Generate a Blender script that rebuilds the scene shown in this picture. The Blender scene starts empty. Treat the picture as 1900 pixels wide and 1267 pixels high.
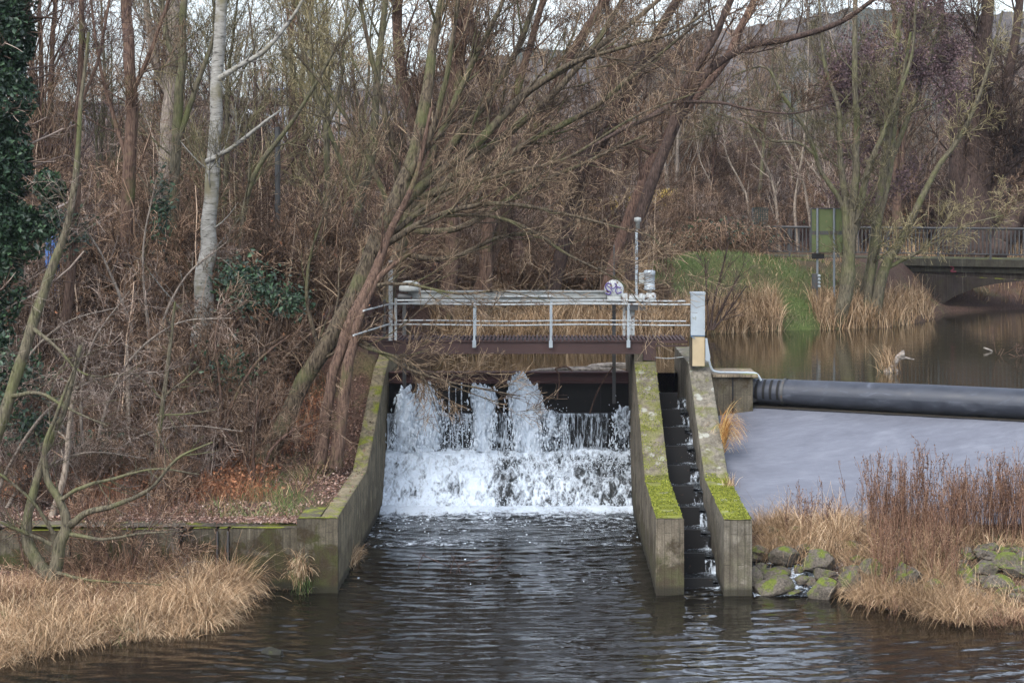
import bpy, bmesh, math, random
import numpy as np
from mathutils import Vector, Matrix
R = math.radians
sc = bpy.context.scene
C = sc.collection
F, CX, HY, HC = 3300.0, 1013.0, 365.0, 8.75      # focal length in px of the 1900 px photo, vanishing point, eye height above the lower water

# ---------------------------------------------------------------- camera
cd = bpy.data.cameras.new('camera'); cam = bpy.data.objects.new('camera', cd); C.objects.link(cam)
sc.camera = cam
cam.location = (0, 0, HC); cam.rotation_euler = (R(90), 0, 0)
cd.sensor_width = 36; cd.lens = F / 1900 * 36
cd.shift_x = -(CX - 950) / 1900; cd.shift_y = -(633.5 - HY) / 1900
cd.clip_start = 0.5; cd.clip_end = 4000
sc.render.resolution_x = 1024; sc.render.resolution_y = 682

# ---------------------------------------------------------------- world, sun, exposure
SUN_EL, SUN_AZ = R(48), R(205)
w = bpy.data.worlds.new('World'); sc.world = w; w.use_nodes = True
nt = w.node_tree; nt.nodes.clear()
sky = nt.nodes.new('ShaderNodeTexSky'); sky.sky_type = 'NISHITA'; sky.sun_disc = False
sky.sun_elevation = SUN_EL; sky.sun_rotation = SUN_AZ; sky.air_density = 1.0; sky.dust_density = 1.2; sky.ozone_density = 1.5
hs = nt.nodes.new('ShaderNodeHueSaturation'); hs.inputs['Saturation'].default_value = 0.5
tc = nt.nodes.new('ShaderNodeTexCoord')
cn = nt.nodes.new('ShaderNodeTexNoise'); cn.inputs['Scale'].default_value = 3.5; cn.inputs['Detail'].default_value = 5
mp = nt.nodes.new('ShaderNodeMapping'); mp.inputs['Scale'].default_value = (1, 1, 3)
cr = nt.nodes.new('ShaderNodeMapRange'); cr.inputs['From Min'].default_value = 0.3; cr.inputs['From Max'].default_value = 0.7
cr.inputs['To Min'].default_value = 0.72; cr.inputs['To Max'].default_value = 1.28
mul = nt.nodes.new('ShaderNodeMixRGB'); mul.blend_type = 'MULTIPLY'; mul.inputs[0].default_value = 1
bg = nt.nodes.new('ShaderNodeBackground'); bg.inputs['Strength'].default_value = 0.15
wo = nt.nodes.new('ShaderNodeOutputWorld')
nt.links.new(sky.outputs[0], hs.inputs['Color']); nt.links.new(tc.outputs['Generated'], mp.inputs[0]); nt.links.new(mp.outputs[0], cn.inputs['Vector'])
nt.links.new(cn.outputs[0], cr.inputs[0]); nt.links.new(hs.outputs[0], mul.inputs[1]); nt.links.new(cr.outputs[0], mul.inputs[2])
# overcast: the sky brightens towards the zenith and is a little blue
sx_ = nt.nodes.new('ShaderNodeSeparateXYZ'); nt.links.new(tc.outputs['Generated'], sx_.inputs[0])
zr = nt.nodes.new('ShaderNodeMapRange'); zr.inputs['From Min'].default_value = 0.0; zr.inputs['From Max'].default_value = 0.32; zr.inputs['To Min'].default_value = 0.22; zr.inputs['To Max'].default_value = 2.3
nt.links.new(sx_.outputs[2], zr.inputs[0]); mz = nt.nodes.new('ShaderNodeMixRGB'); mz.blend_type = 'MULTIPLY'; mz.inputs[0].default_value = 1
nt.links.new(mul.outputs[0], mz.inputs[1]); nt.links.new(zr.outputs[0], mz.inputs[2])
nt.links.new(mz.outputs[0], bg.inputs['Color']); nt.links.new(bg.outputs[0], wo.inputs['Surface'])
sl = bpy.data.lights.new('sun', 'SUN'); sl.energy = 1.4; sl.angle = R(25); sl.color = (1, 0.97, 0.93)
so = bpy.data.objects.new('sun', sl); C.objects.link(so)
# the sky's sun_rotation turns clockwise from +Y
sd = Vector((math.sin(SUN_AZ) * math.cos(SUN_EL), math.cos(SUN_AZ) * math.cos(SUN_EL), math.sin(SUN_EL)))
so.rotation_euler = sd.to_track_quat('Z', 'Y').to_euler()
sc.view_settings.view_transform = 'Standard'; sc.view_settings.look = 'None'
sc.view_settings.exposure = 0.93; sc.view_settings.gamma = 1
sc.cycles.max_bounces = 6; sc.cycles.diffuse_bounces = 2; sc.cycles.glossy_bounces = 3
sc.cycles.transparent_max_bounces = 12; sc.cycles.volume_bounces = 1
sc.cycles.use_denoising = True
try: sc.cycles.denoiser = 'OPENIMAGEDENOISE'
except Exception: pass

# ---------------------------------------------------------------- helpers
def at(px, py, Y): return np.array([(px - CX) * Y / F, Y, HC - (py - HY) * Y / F])
def onz(px, py, z):
    Y = F * (HC - z) / (py - HY); return np.array([(px - CX) * Y / F, Y, z])
def sstep(x): x = np.clip(x, 0, 1); return x * x * (3 - 2 * x)
def nrm(v): return v / np.maximum(np.linalg.norm(v, axis=-1, keepdims=True), 1e-9)
def _hash(ix, iy, iz, s):
    n = (ix * 374761393 + iy * 668265263 + iz * 2147483647 + s * 1274126177) & 0xffffffff
    n = ((n ^ (n >> 13)) * 1274126177) & 0xffffffff
    return ((n ^ (n >> 16)) & 0xffff) / 65535.0
def vnoise(p, s=0):
    p = np.asarray(p, float); i = np.floor(p).astype(np.int64); f = p - i; f = f * f * (3 - 2 * f); r = 0
    for dx in (0, 1):
        for dy in (0, 1):
            for dz in (0, 1):
                wgt = (f[..., 0] if dx else 1 - f[..., 0]) * (f[..., 1] if dy else 1 - f[..., 1]) * (f[..., 2] if dz else 1 - f[..., 2])
                r = r + wgt * _hash(i[..., 0] + dx, i[..., 1] + dy, i[..., 2] + dz, s)
    return r * 2 - 1
def fbm(p, o=4, s=0):
    p = np.asarray(p, float); a, r = 1.0, 0
    for k in range(o): r = r + a * vnoise(p * 2 ** k + 17.3 * k, s + k); a *= 0.5
    return r / 1.9
def v3(x, y, z): return np.stack([np.asarray(x, float) + 0 * (np.asarray(y) + np.asarray(z)), np.asarray(y, float) + 0 * (np.asarray(x) + np.asarray(z)), np.asarray(z, float) + 0 * (np.asarray(x) + np.asarray(y))], -1)

class MB:
    """collects vertices and faces; build() links them as one mesh object"""
    def __init__(s): s.v = []; s.q = []; s.m = []; s.t = []; s.n = 0; s.sm = []
    def raw(s, v, q, mi=0, tint=None, smooth=True):
        v = np.asarray(v, float).reshape(-1, 3); q = np.asarray(q, np.int64)
        if len(v) == 0: return s
        if q.shape[1] == 3: q = np.concatenate([q, -np.ones((len(q), 1), np.int64) - s.n], 1)
        s.v.append(v); s.q.append(q + s.n); s.n += len(v)
        s.m.append(np.full(len(q), mi)); s.sm.append(np.full(len(q), smooth))
        s.t.append(np.full(len(v), .5) if tint is None else np.broadcast_to(tint, (len(v),)).astype(float)); return s
    def box(s, a, b, mi=0, rz=0, piv=None):
        a = np.array(a, float); b = np.array(b, float); lo = np.minimum(a, b); hi = np.maximum(a, b)
        v = np.array([[(lo, hi)[i][0], (lo, hi)[j][1], (lo, hi)[k][2]] for i in (0, 1) for j in (0, 1) for k in (0, 1)])
        if rz:
            c = (lo + hi) / 2 if piv is None else np.array(piv); d = v - c
            v = c + np.stack([d[:, 0] * math.cos(rz) - d[:, 1] * math.sin(rz), d[:, 0] * math.sin(rz) + d[:, 1] * math.cos(rz), d[:, 2]], 1)
        return s.raw(v, [[0, 1, 3, 2], [4, 6, 7, 5], [0, 4, 5, 1], [2, 3, 7, 6], [0, 2, 6, 4], [1, 5, 7, 3]], mi, smooth=False)
    def tube(s, pts, r, sides=8, mi=0, cap=True, tint=.5):
        P = np.asarray(pts, float)[None]; K = P.shape[1]
        Rr = np.broadcast_to(np.asarray(r, float), (K,))[None]
        v, q, t = tubes(P, Rr, sides); base = s.n; s.raw(v, q, mi, tint)
        if cap:
            for k in (0, K - 1):
                c = len(v) - 0
                ring = [k * sides + j for j in range(sides)]
                vv = v[ring]; vv = np.concatenate([vv, vv.mean(0)[None]])
                s.raw(vv, [[j, (j + 1) % sides, sides] for j in range(sides)], mi, tint, False)
        return s
    def lathe(s, c, prof, axis='z', n=20, mi=0):
        """prof: (radius, height along axis) pairs"""
        a = np.linspace(0, 2 * np.pi, n, endpoint=False); vs = []
        for r, h in prof:
            x, y = np.cos(a) * r, np.sin(a) * r; z = np.full(n, h)
            vs.append(np.stack({'z': (x, y, z), 'y': (x, z, y), 'x': (z, x, y)}[axis], 1) + np.array(c))
        v = np.concatenate(vs); q = [[i * n + j, i * n + (j + 1) % n, (i + 1) * n + (j + 1) % n, (i + 1) * n + j] for i in range(len(prof) - 1) for j in range(n)]
        return s.raw(v, q, mi)
    def grid(s, V, mi=0, tint=None, smooth=True):
        a, b = V.shape[:2]; i = np.arange(a * b).reshape(a, b)
        q = np.stack([i[:-1, :-1], i[1:, :-1], i[1:, 1:], i[:-1, 1:]], -1).reshape(-1, 4)
        return s.raw(V.reshape(-1, 3), q, mi, None if tint is None else np.asarray(tint).reshape(-1), smooth)
    def build(s, name, mats, parent=None, loc=None):
        me = bpy.data.meshes.new(name); V = np.concatenate(s.v); Q = np.concatenate(s.q); T = np.concatenate(s.t)
        M = np.concatenate(s.m); SM = np.concatenate(s.sm)
        if loc is None and parent is not None: loc = np.array(parent.location)
        off = np.zeros(3) if loc is None else np.array(loc, float)
        cnt = np.where(Q[:, 3] < 0, 3, 4); flat = Q.reshape(-1); flat = flat[flat >= 0]
        me.vertices.add(len(V)); me.vertices.foreach_set('co', (V - off).astype(np.float32).ravel())
        me.loops.add(len(flat)); me.loops.foreach_set('vertex_index', flat.astype(np.int32))
        me.polygons.add(len(Q)); st = np.concatenate([[0], np.cumsum(cnt)[:-1]])
        me.polygons.foreach_set('loop_start', st.astype(np.int32))
        try: me.polygons.foreach_set('loop_total', cnt.astype(np.int32))
        except Exception: pass
        me.polygons.foreach_set('material_index', M.astype(np.int32)); me.polygons.foreach_set('use_smooth', SM.astype(bool))
        at_ = me.attributes.new('tint', 'FLOAT', 'POINT'); at_.data.foreach_set('value', T.astype(np.float32))
        me.update(calc_edges=True); me.validate()
        for m in (mats if isinstance(mats, (list, tuple)) else [mats]): me.materials.append(m)
        o = bpy.data.objects.new(name, me); C.objects.link(o)
        if parent is not None: o.parent = parent
        else: o.location = off
        return o
def tag(o, label=None, cat=None, group=None, kind=None):
    for k, v in (('label', label), ('category', cat), ('group', group), ('kind', kind)):
        if v: o[k] = v
    return o
def empty(name, loc, label, cat, group=None):
    o = bpy.data.objects.new(name, None); C.objects.link(o); o.location = [float(a) for a in loc]; o.empty_display_size = .3
    return tag(o, label, cat, group)
def copy_tree(o, loc, rz=0, s=1.0, label=None, group=None):
    r = o.copy(); C.objects.link(r); r.location = [float(a) for a in loc]; r.rotation_euler = (0, 0, rz); r.scale = (s, s, s)
    if label: r['label'] = label
    if group: r['group'] = group
    for ch in list(o.children):
        c = ch.copy(); C.objects.link(c); c.parent = r
    return r

def tubes(P, Rr, S=3):
    N, K, _ = P.shape
    T = np.empty_like(P); T[:, 1:-1] = P[:, 2:] - P[:, :-2]; T[:, 0] = P[:, 1] - P[:, 0]; T[:, -1] = P[:, -1] - P[:, -2]; T = nrm(T)
    m = np.abs(nrm(P[:, -1] - P[:, 0])[:, 2]) > .8
    ref = np.where(m[:, None], np.array([1., .13, 0]), np.array([0, .13, 1.]))[:, None]
    U = nrm(np.cross(T, np.broadcast_to(ref, T.shape))); W = np.cross(T, U)
    a = np.arange(S) * 2 * np.pi / S
    v = P[:, :, None] + Rr[:, :, None, None] * (np.cos(a)[:, None] * U[:, :, None] + np.sin(a)[:, None] * W[:, :, None])
    i = np.arange(N * K * S).reshape(N, K, S); j = np.roll(i, -1, 2)
    q = np.stack([i[:, :-1], j[:, :-1], j[:, 1:], i[:, 1:]], -1).reshape(-1, 4)
    return v.reshape(-1, 3), q, None
def spline(pts, n):
    P = np.asarray(pts, float); k = len(P)
    if k == 2: t = np.linspace(0, 1, n)[:, None]; return P[0] * (1 - t) + P[1] * t
    Q = np.concatenate([[2 * P[0] - P[1]], P, [2 * P[-1] - P[-2]]]); out = []
    for u in np.linspace(0, k - 1 - 1e-6, n):
        i = int(u); t = u - i; a, b, c, d = Q[i:i + 4]
        out.append(.5 * (2 * b + (c - a) * t + (2 * a - 5 * b + 4 * c - d) * t * t + (3 * b - a - 3 * c + d) * t ** 3))
    return np.array(out)
def grow(rng, P, Rr, n, L, ang, K=5, up=.0, wig=.09, ratio=.6, rmin=.006, rmax=9, t0=.15, t1=1., taper=.35, side=None, lenfall=.45, grav=0., dens=0):
    """children of every branch in P (N,K,3): returns arrays of the same kind"""
    N, KP, _ = P.shape; M = N * n
    idx = np.repeat(np.arange(N), n); t = (t0 + (t1 - t0) * rng.random(M)); u = t * (KP - 1.0001); i = u.astype(int); f = (u - i)[:, None]
    p0, p1 = P[idx, i], P[idx, i + 1]; pos = p0 * (1 - f) + p1 * f; T = nrm(p1 - p0)
    rr = Rr[idx, i] * (1 - f[:, 0]) + Rr[idx, i + 1] * f[:, 0]
    rnd = rng.normal(size=(M, 3))
    if side is not None: rnd = rnd + np.array(side)
    perp = nrm(rnd - (rnd * T).sum(1, keepdims=True) * T)
    a = np.radians(rng.uniform(ang[0], ang[1], M))[:, None]
    d = nrm(T * np.cos(a) + perp * np.sin(a))
    pl = np.linalg.norm(np.diff(P, axis=1), axis=2).sum(1)[idx]; ln = np.minimum(rng.uniform(L[0], L[1], M) * (1 - lenfall * t), pl * rng.uniform(.35, .8, M))
    out = np.empty((M, K, 3)); out[:, 0] = pos; step = (ln / (K - 1))[:, None]
    for k in range(1, K):
        d = nrm(d + rng.normal(size=(M, 3)) * wig + np.array([0, 0, up - grav * k / K])); out[:, k] = out[:, k - 1] + d * step
    r0 = np.clip(rr * ratio * rng.uniform(.75, 1.1, M), rmin, rmax)
    tt = np.linspace(1, taper, K)[None]; Ro = np.maximum(r0[:, None] * tt, rmin * .8)
    if dens: k = rng.random(M) < pl / dens; out, Ro = out[k], Ro[k]
    return out, Ro
def blades(rng, base, L, w, lean=.5, droop=.9, K=5, wind=(0, 0)):
    N = len(base); a = rng.uniform(0, 2 * np.pi, N); tl = rng.normal(0, lean, N)
    d = nrm(np.stack([np.cos(a) * np.abs(tl) + wind[0], np.sin(a) * np.abs(tl) + wind[1], np.ones(N)], 1)); h = nrm(np.stack([d[:, 0], d[:, 1], 0 * a], 1) + 1e-4)
    P = np.empty((N, K, 3)); P[:, 0] = base; dr = np.abs(rng.normal(droop, droop * .5, N))[:, None]
    for k in range(1, K):
        P[:, k] = P[:, k - 1] + d * (L / (K - 1))[:, None]; d = nrm(d + (h * .35 - np.array([0, 0, 1.])) * dr * (k / K) ** 1.2 + rng.normal(size=(N, 3)) * .07)
    b = rng.uniform(0, 2 * np.pi, N); s = np.stack([np.cos(b), np.sin(b), 0 * b], 1)[:, None] * (w[:, None] * np.linspace(1, .25, K)[None])[..., None] * .5
    v = np.stack([P - s, P + s], 2).reshape(-1, 3); i = np.arange(N * K * 2).reshape(N, K, 2)
    q = np.stack([i[:, :-1, 0], i[:, :-1, 1], i[:, 1:, 1], i[:, 1:, 0]], -1).reshape(-1, 4)
    return v, q, np.repeat(rng.random(N), K * 2), P
def leaves(rng, c, size, flat=0.):
    N = len(c); n = nrm(rng.normal(size=(N, 3)) + np.array([0, 0, flat])); r = rng.normal(size=(N, 3)); u = nrm(np.cross(n, r)); w_ = np.cross(n, u)
    s = (size * rng.uniform(.45, 1.4, N))[:, None]
    v = np.stack([c - u * s, c - w_ * s * .55 + n * s * .15, c + u * s, c + w_ * s * .55 + n * s * .15], 1).reshape(-1, 3)
    return v, np.arange(N * 4).reshape(N, 4), np.repeat(rng.random(N), 4)

# ---------------------------------------------------------------- materials
def N_(nt, t, **kw):
    n = nt.nodes.new(t)
    for k, v in kw.items():
        if k in n.inputs: n.inputs[k].default_value = v
        else: setattr(n, k, v)
    return n
def newmat(name, rough=.8, spec=.3):
    m = bpy.data.materials.new(name); m.use_nodes = True; nt = m.node_tree; b = nt.nodes['Principled BSDF']
    b.inputs['Roughness'].default_value = rough; b.inputs['Specular IOR Level'].default_value = spec
    return m, nt, b
def ramp(nt, cols, interp='LINEAR'):
    r = nt.nodes.new('ShaderNodeValToRGB'); e = r.color_ramp.elements; r.color_ramp.interpolation = interp
    while len(e) < len(cols): e.new(.5)
    for i, (p, c) in enumerate(cols): e[i].position = p; e[i].color = (*c, 1) if len(c) == 3 else c
    return r
def coords(nt, scale=(1, 1, 1), geo=True):
    mpn = nt.nodes.new('ShaderNodeMapping'); mpn.inputs['Scale'].default_value = scale
    if geo: g = nt.nodes.new('ShaderNodeNewGeometry'); nt.links.new(g.outputs['Position'], mpn.inputs[0])
    else: g = nt.nodes.new('ShaderNodeTexCoord'); nt.links.new(g.outputs['Object'], mpn.inputs[0])
    return mpn.outputs[0]
def noise(nt, vec, scale, detail=4, rough=.55, dist=0):
    n = N_(nt, 'ShaderNodeTexNoise', Scale=scale, Detail=detail, Roughness=rough, Distortion=dist); nt.links.new(vec, n.inputs['Vector']); return n.outputs[0]
def mixc(nt, f, a, b, mode='MIX'):
    n = nt.nodes.new('ShaderNodeMixRGB'); n.blend_type = mode
    for s, x in ((0, f), (1, a), (2, b)):
        if hasattr(x, 'links'): nt.links.new(x, n.inputs[s])
        elif isinstance(x, (int, float)): n.inputs[s].default_value = x if s == 0 else (x, x, x, 1)
        else: n.inputs[s].default_value = (*x, 1)
    return n.outputs[0]
def rng_(nt, x, a, b, c=0, d=1):
    n = nt.nodes.new('ShaderNodeMapRange'); n.clamp = True
    for k, v in zip(('From Min', 'From Max', 'To Min', 'To Max'), (a, b, c, d)): n.inputs[k].default_value = v
    nt.links.new(x, n.inputs[0]); return n.outputs[0]
def mth(nt, op, a, b=None):
    n = nt.nodes.new('ShaderNodeMath'); n.operation = op
    for s, x in ((0, a), (1, b)):
        if x is None: continue
        if hasattr(x, 'links'): nt.links.new(x, n.inputs[s])
        else: n.inputs[s].default_value = x
    return n.outputs[0]
def bump(nt, b, h, strength=.4, dist=.02):
    n = N_(nt, 'ShaderNodeBump', Strength=strength, Distance=dist); nt.links.new(h, n.inputs['Height']); nt.links.new(n.outputs[0], b.inputs['Normal'])
def attr(nt, name='tint'):
    a = nt.nodes.new('ShaderNodeAttribute'); a.attribute_name = name; return a.outputs['Fac']
def tint_mat(name, cols, rough=.85, spec=.15, nscale=None, obj_rand=False):
    """colour picked per blade, twig or leaf"""
    m, nt, b = newmat(name, rough, spec); r = ramp(nt, cols); nt.links.new(attr(nt), r.inputs[0]); out = r.outputs[0]
    oi = nt.nodes.new('ShaderNodeObjectInfo'); out = mixc(nt, 1, out, ramp_out(nt, oi.outputs['Random'], [(0, (.42, .42, .44)), (.5, (1, 1, .98)), (1, (1.5, 1.45, 1.38))]), 'MULTIPLY') if obj_rand else out
    if nscale:
        n = noise(nt, coords(nt), nscale, 3); out = mixc(nt, 1, out, ramp_out(nt, n, [(.3, (.72, .72, .72)), (.7, (1.2, 1.2, 1.2))]), 'MULTIPLY')
    nt.links.new(out, b.inputs['Base Color'])
    return m
def ramp_out(nt, x, cols):
    r = ramp(nt, cols); nt.links.new(x, r.inputs[0]); return r.outputs[0]
def bark_mat(name, dark, light, moss=None, scale=(14, 14, 2.5), mossamt=.5, bumpd=.03, green_side=True):
    m, nt, b = newmat(name, .9, .12); vec = coords(nt, scale, False)
    n1 = noise(nt, vec, 1.6, 6, .65, .6); col = ramp_out(nt, n1, [(.36, dark), (.62, light)])
    if moss:
        n2 = noise(nt, coords(nt, (1, 1, 1), False), 1.1, 5, .6); n2 = rng_(nt, n2, .62 - .2 * mossamt, .8 - .2 * mossamt, 0, .85)
        col = mixc(nt, n2, col, mixc(nt, n1, [c * .55 for c in moss], [c * 1.3 for c in moss]))
    nt.links.new(col, b.inputs['Base Color']); bump(nt, b, n1, .8, bumpd); return m
def birch_mat(name):
    m, nt, b = newmat(name, .75, .2)
    n1 = noise(nt, coords(nt, (2.5, 2.5, 9), False), 1.5, 6, .7, .5); n2 = noise(nt, coords(nt, (1, 1, 1), False), 1.4, 4)
    col = ramp_out(nt, n1, [(.33, (.035, .03, .027)), (.45, (.19, .18, .155)), (.7, (.31, .3, .27))])
    col = mixc(nt, rng_(nt, n2, .5, .66), col, (.13, .115, .07)); nt.links.new(col, b.inputs['Base Color']); bump(nt, b, n1, .6, .02); return m
BARK = {
 'brown': bark_mat('bark_brown', (.035, .022, .016), (.14, .09, .065), (.1, .105, .04), mossamt=.35),
 'willow': bark_mat('bark_willow', (.016, .012, .009), (.125, .098, .066), (.09, .095, .04), (11, 11, 2.2), mossamt=.65, bumpd=.08),
 'olive': bark_mat('bark_olive', (.032, .028, .02), (.14, .12, .08), (.105, .11, .045), mossamt=.75),
 'red': bark_mat('bark_red', (.03, .018, .013), (.14, .088, .066)),
 'dark': bark_mat('bark_dark', (.02, .014, .012), (.085, .058, .046)),
 'grey': bark_mat('bark_grey', (.07, .055, .045), (.25, .21, .17), (.12, .12, .06), mossamt=.2),
 'birch': birch_mat('bark_birch'),
 'pale': bark_mat('bark_pale', (.1, .08, .06), (.28, .23, .18), scale=(10, 10, 4))}
TW = {
 'red': tint_mat('twigs_red', [(0, (.03, .018, .011)), (.5, (.12, .075, .048)), (.9, (.26, .175, .12)), (1, (.4, .3, .22))], nscale=.35, obj_rand=True),
 'willow': tint_mat('twigs_willow', [(0, (.03, .02, .014)), (.5, (.115, .08, .052)), (1, (.28, .21, .14))], obj_rand=True),
 'olive': tint_mat('twigs_olive', [(0, (.04, .034, .02)), (.5, (.125, .108, .055)), (1, (.28, .24, .14))], obj_rand=True),
 'grey': tint_mat('twigs_grey', [(0, (.035, .023, .017)), (.6, (.13, .09, .07)), (1, (.38, .31, .26))], nscale=.5, obj_rand=True),
 'dark': tint_mat('twigs_dark', [(0, (.03, .02, .018)), (.5, (.075, .048, .042)), (1, (.15, .1, .09))])}
STRAW = tint_mat('dry_grass', [(0, (.035, .02, .01)), (.3, (.19, .11, .055)), (.65, (.42, .285, .165)), (1, (.7, .54, .35))], nscale=.9)
REED = tint_mat('dry_reeds', [(0, (.05, .03, .016)), (.4, (.22, .138, .072)), (.8, (.42, .285, .165)), (1, (.6, .45, .29))], nscale=.7)
WEED = tint_mat('dead_weeds', [(0, (.03, .015, .01)), (.5, (.15, .078, .048)), (1, (.3, .185, .12))])
GREEN = tint_mat('green_grass', [(0, (.03, .05, .014)), (.45, (.07, .12, .03)), (.8, (.15, .19, .07)), (1, (.32, .28, .15))], nscale=.8)
IVY = tint_mat('ivy_leaves', [(0, (.005, .013, .006)), (.6, (.015, .036, .016)), (1, (.045, .085, .035))], .5, .4)
GOLD = tint_mat('golden_grass', [(0, (.33, .22, .05)), (1, (.62, .46, .14))])
LITTER = tint_mat('fallen_leaves', [(0, (.06, .035, .028)), (.4, (.17, .095, .07)), (.75, (.25, .155, .115)), (1, (.38, .29, .24))])
RUST = tint_mat('rusty_leaves', [(0, (.09, .035, .018)), (.5, (.22, .09, .045)), (1, (.38, .19, .1))])
CONE = tint_mat('alder_cones', [(0, (.05, .032, .034)), (1, (.16, .105, .105))])

def concrete(name, base=(.15, .125, .09), moss=1., topz=None, stain=.6, lichen=.0, mossrange=None):
    m, nt, b = newmat(name, .88, .2); vec = coords(nt)
    n1 = noise(nt, vec, 2.2, 8, .65); n2 = noise(nt, vec, 26, 5, .7); streak = noise(nt, coords(nt, (7, 5, .22)), 1.4, 7, .68)
    col = ramp_out(nt, n1, [(.3, [c * .5 for c in base]), (.55, base), (.75, [c * 1.35 for c in base])])
    col = mixc(nt, 1, col, ramp_out(nt, n2, [(.35, (.75, .75, .75)), (.65, (1.2, 1.2, 1.2))]), 'MULTIPLY')
    col = mixc(nt, rng_(nt, streak, .46, .62, 0, stain), col, (.05, .042, .028))
    col = mixc(nt, rng_(nt, streak, .4, .3, 0, .5), col, (.27, .24, .17))
    wv = N_(nt, 'ShaderNodeTexBrick', Scale=1.0); wv.inputs['Brick Width'].default_value = 1.35; wv.inputs['Row Height'].default_value = .16; wv.inputs['Mortar Size'].default_value = .012; wv.offset = .5
    mp2 = nt.nodes.new('ShaderNodeMapping'); mp2.inputs['Rotation'].default_value = (0, 0, 0); gp = nt.nodes.new('ShaderNodeNewGeometry'); sp = nt.nodes.new('ShaderNodeSeparateXYZ'); nt.links.new(gp.outputs['Position'], sp.inputs[0]); cb = nt.nodes.new('ShaderNodeCombineXYZ')
    nt.links.new(sp.outputs[2], cb.inputs[0]); nt.links.new(mth(nt, 'ADD', sp.outputs[0], sp.outputs[1]), cb.inputs[1]); nt.links.new(cb.outputs[0], wv.inputs['Vector']); gn = nt.nodes.new('ShaderNodeSeparateXYZ'); nt.links.new(gp.outputs['Normal'], gn.inputs[0]); board = mth(nt, 'MULTIPLY', wv.outputs['Fac'], rng_(nt, gn.outputs[2], .45, .2))
    col = mixc(nt, mth(nt, 'MULTIPLY', board, .45), col, (.03, .026, .018))
    g = nt.nodes.new('ShaderNodeNewGeometry'); sx = nt.nodes.new('ShaderNodeSeparateXYZ'); nt.links.new(g.outputs['Normal'], sx.inputs[0])
    up = rng_(nt, sx.outputs[2], .35, .8); pz = nt.nodes.new('ShaderNodeSeparateXYZ'); nt.links.new(g.outputs['Position'], pz.inputs[0])
    mn = noise(nt, vec, 1.7, 7, .68, .5)
    # algae and moss on the sides, heavier near the water line
    low = rng_(nt, pz.outputs[2], 1.3, .1, 0, .22); sidem = rng_(nt, mth(nt, 'ADD', mn, low), .54, .62, 0, .92 * min(1, moss * 1.2))
    n3 = noise(nt, vec, 40, 3)
    scol = mixc(nt, n3, (.013, .009, .005), mixc(nt, rng_(nt, n1, .45, .6), (.05, .035, .017), (.06, .066, .016))); col = mixc(nt, sidem, col, scol)
    wet = rng_(nt, pz.outputs[2], .22, .12, 0, .8); col = mixc(nt, wet, col, (.02, .018, .012))
    if moss > 0:
        th = .62 - .2 * moss; top = mth(nt, 'MULTIPLY', up, rng_(nt, mn, th - .05, th + .08))
        tcol = mixc(nt, rng_(nt, n3, .3, .7), (.05, .06, .012), (.25, .26, .03)); 
        if mossrange:   # dense bright moss between two distances along the wall
            a, c_, d_, e_ = mossrange; ry = rng_(nt, pz.outputs[1], d_, e_, 1, 0)
            top2 = mth(nt, 'MULTIPLY', up, mth(nt, 'MULTIPLY', ry, rng_(nt, mn, .34, .44))); top = mth(nt, 'MAXIMUM', mth(nt, 'MULTIPLY', top, .42), top2)
        col = mixc(nt, top, col, tcol)
    if lichen > 0:
        vo = N_(nt, 'ShaderNodeTexVoronoi', Scale=3.2); nt.links.new(coords(nt, (1, .8, 1)), vo.inputs['Vector'])
        li = mth(nt, 'MULTIPLY', rng_(nt, vo.outputs['Distance'], .33, .24), rng_(nt, n1, .45, .55)); li = mth(nt, 'MULTIPLY', li, up)
        col = mixc(nt, mth(nt, 'MULTIPLY', li, lichen), col, (.3, .3, .25))
    nt.links.new(col, b.inputs['Base Color']); bump(nt, b, mth(nt, 'SUBTRACT', mth(nt, 'ADD', mth(nt, 'MULTIPLY', n2, .6), mth(nt, 'ADD', mn, streak)), mth(nt, 'MULTIPLY', board, .35)), .75, .04); return m
def paint(name, col, rust=.35, rough=.5, metal=0, rustcol=(.09, .045, .025), scale=9):
    m, nt, b = newmat(name, rough, .4); n1 = noise(nt, coords(nt), scale, 6, .7); n2 = noise(nt, coords(nt), 1.5, 3)
    c = mixc(nt, rng_(nt, n2, .3, .7), [x * .7 for x in col], col); c = mixc(nt, rng_(nt, n1, .66 - .22 * rust, .72 - .15 * rust), c, rustcol)
    nt.links.new(c, b.inputs['Base Color']); b.inputs['Metallic'].default_value = metal; bump(nt, b, n1, .3, .006); return m
WHITE = paint('old_white_paint', (.38, .4, .39), .62)
GREYP = paint('grey_paint', (.3, .31, .29), .3, rustcol=(.12, .1, .06))
GALV = paint('galvanised_steel', (.34, .38, .4), .3, .5, .2, (.16, .15, .09), 5)
BROWN = paint('rusty_brown_beam', (.05, .024, .02), .3, .7, rustcol=(.02, .014, .012))
REDBEAM = paint('dark_red_paint', (.035, .01, .009), .3, .7, rustcol=(.02, .012, .01))
BLACK = paint('wet_black_timber_and_shadow', (.006, .0055, .005), .1, .85)
DGREY = paint('dark_steel', (.05, .05, .048), .3, .6)
TAN = paint('tan_board', (.42, .33, .2), .05, .8, rustcol=(.2, .15, .08))
PURPLE = paint('purple_spray', (.09, .05, .24), .0, .6)
BOARD = paint('mossy_green_board', (.095, .12, .045), .4, .8, rustcol=(.14, .12, .05), scale=5)
BLUE = paint('blue_sheet', (.08, .2, .5), .15, .7)
def timber():
    m, nt, b = newmat('grey_driftwood', .9, .15); n = noise(nt, coords(nt, (3, 3, 9)), 3, 5); nt.links.new(ramp_out(nt, n, [(.3, (.06, .05, .04)), (.7, (.34, .3, .26))]), b.inputs['Base Color']); return m
DRIFT = timber()

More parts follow.
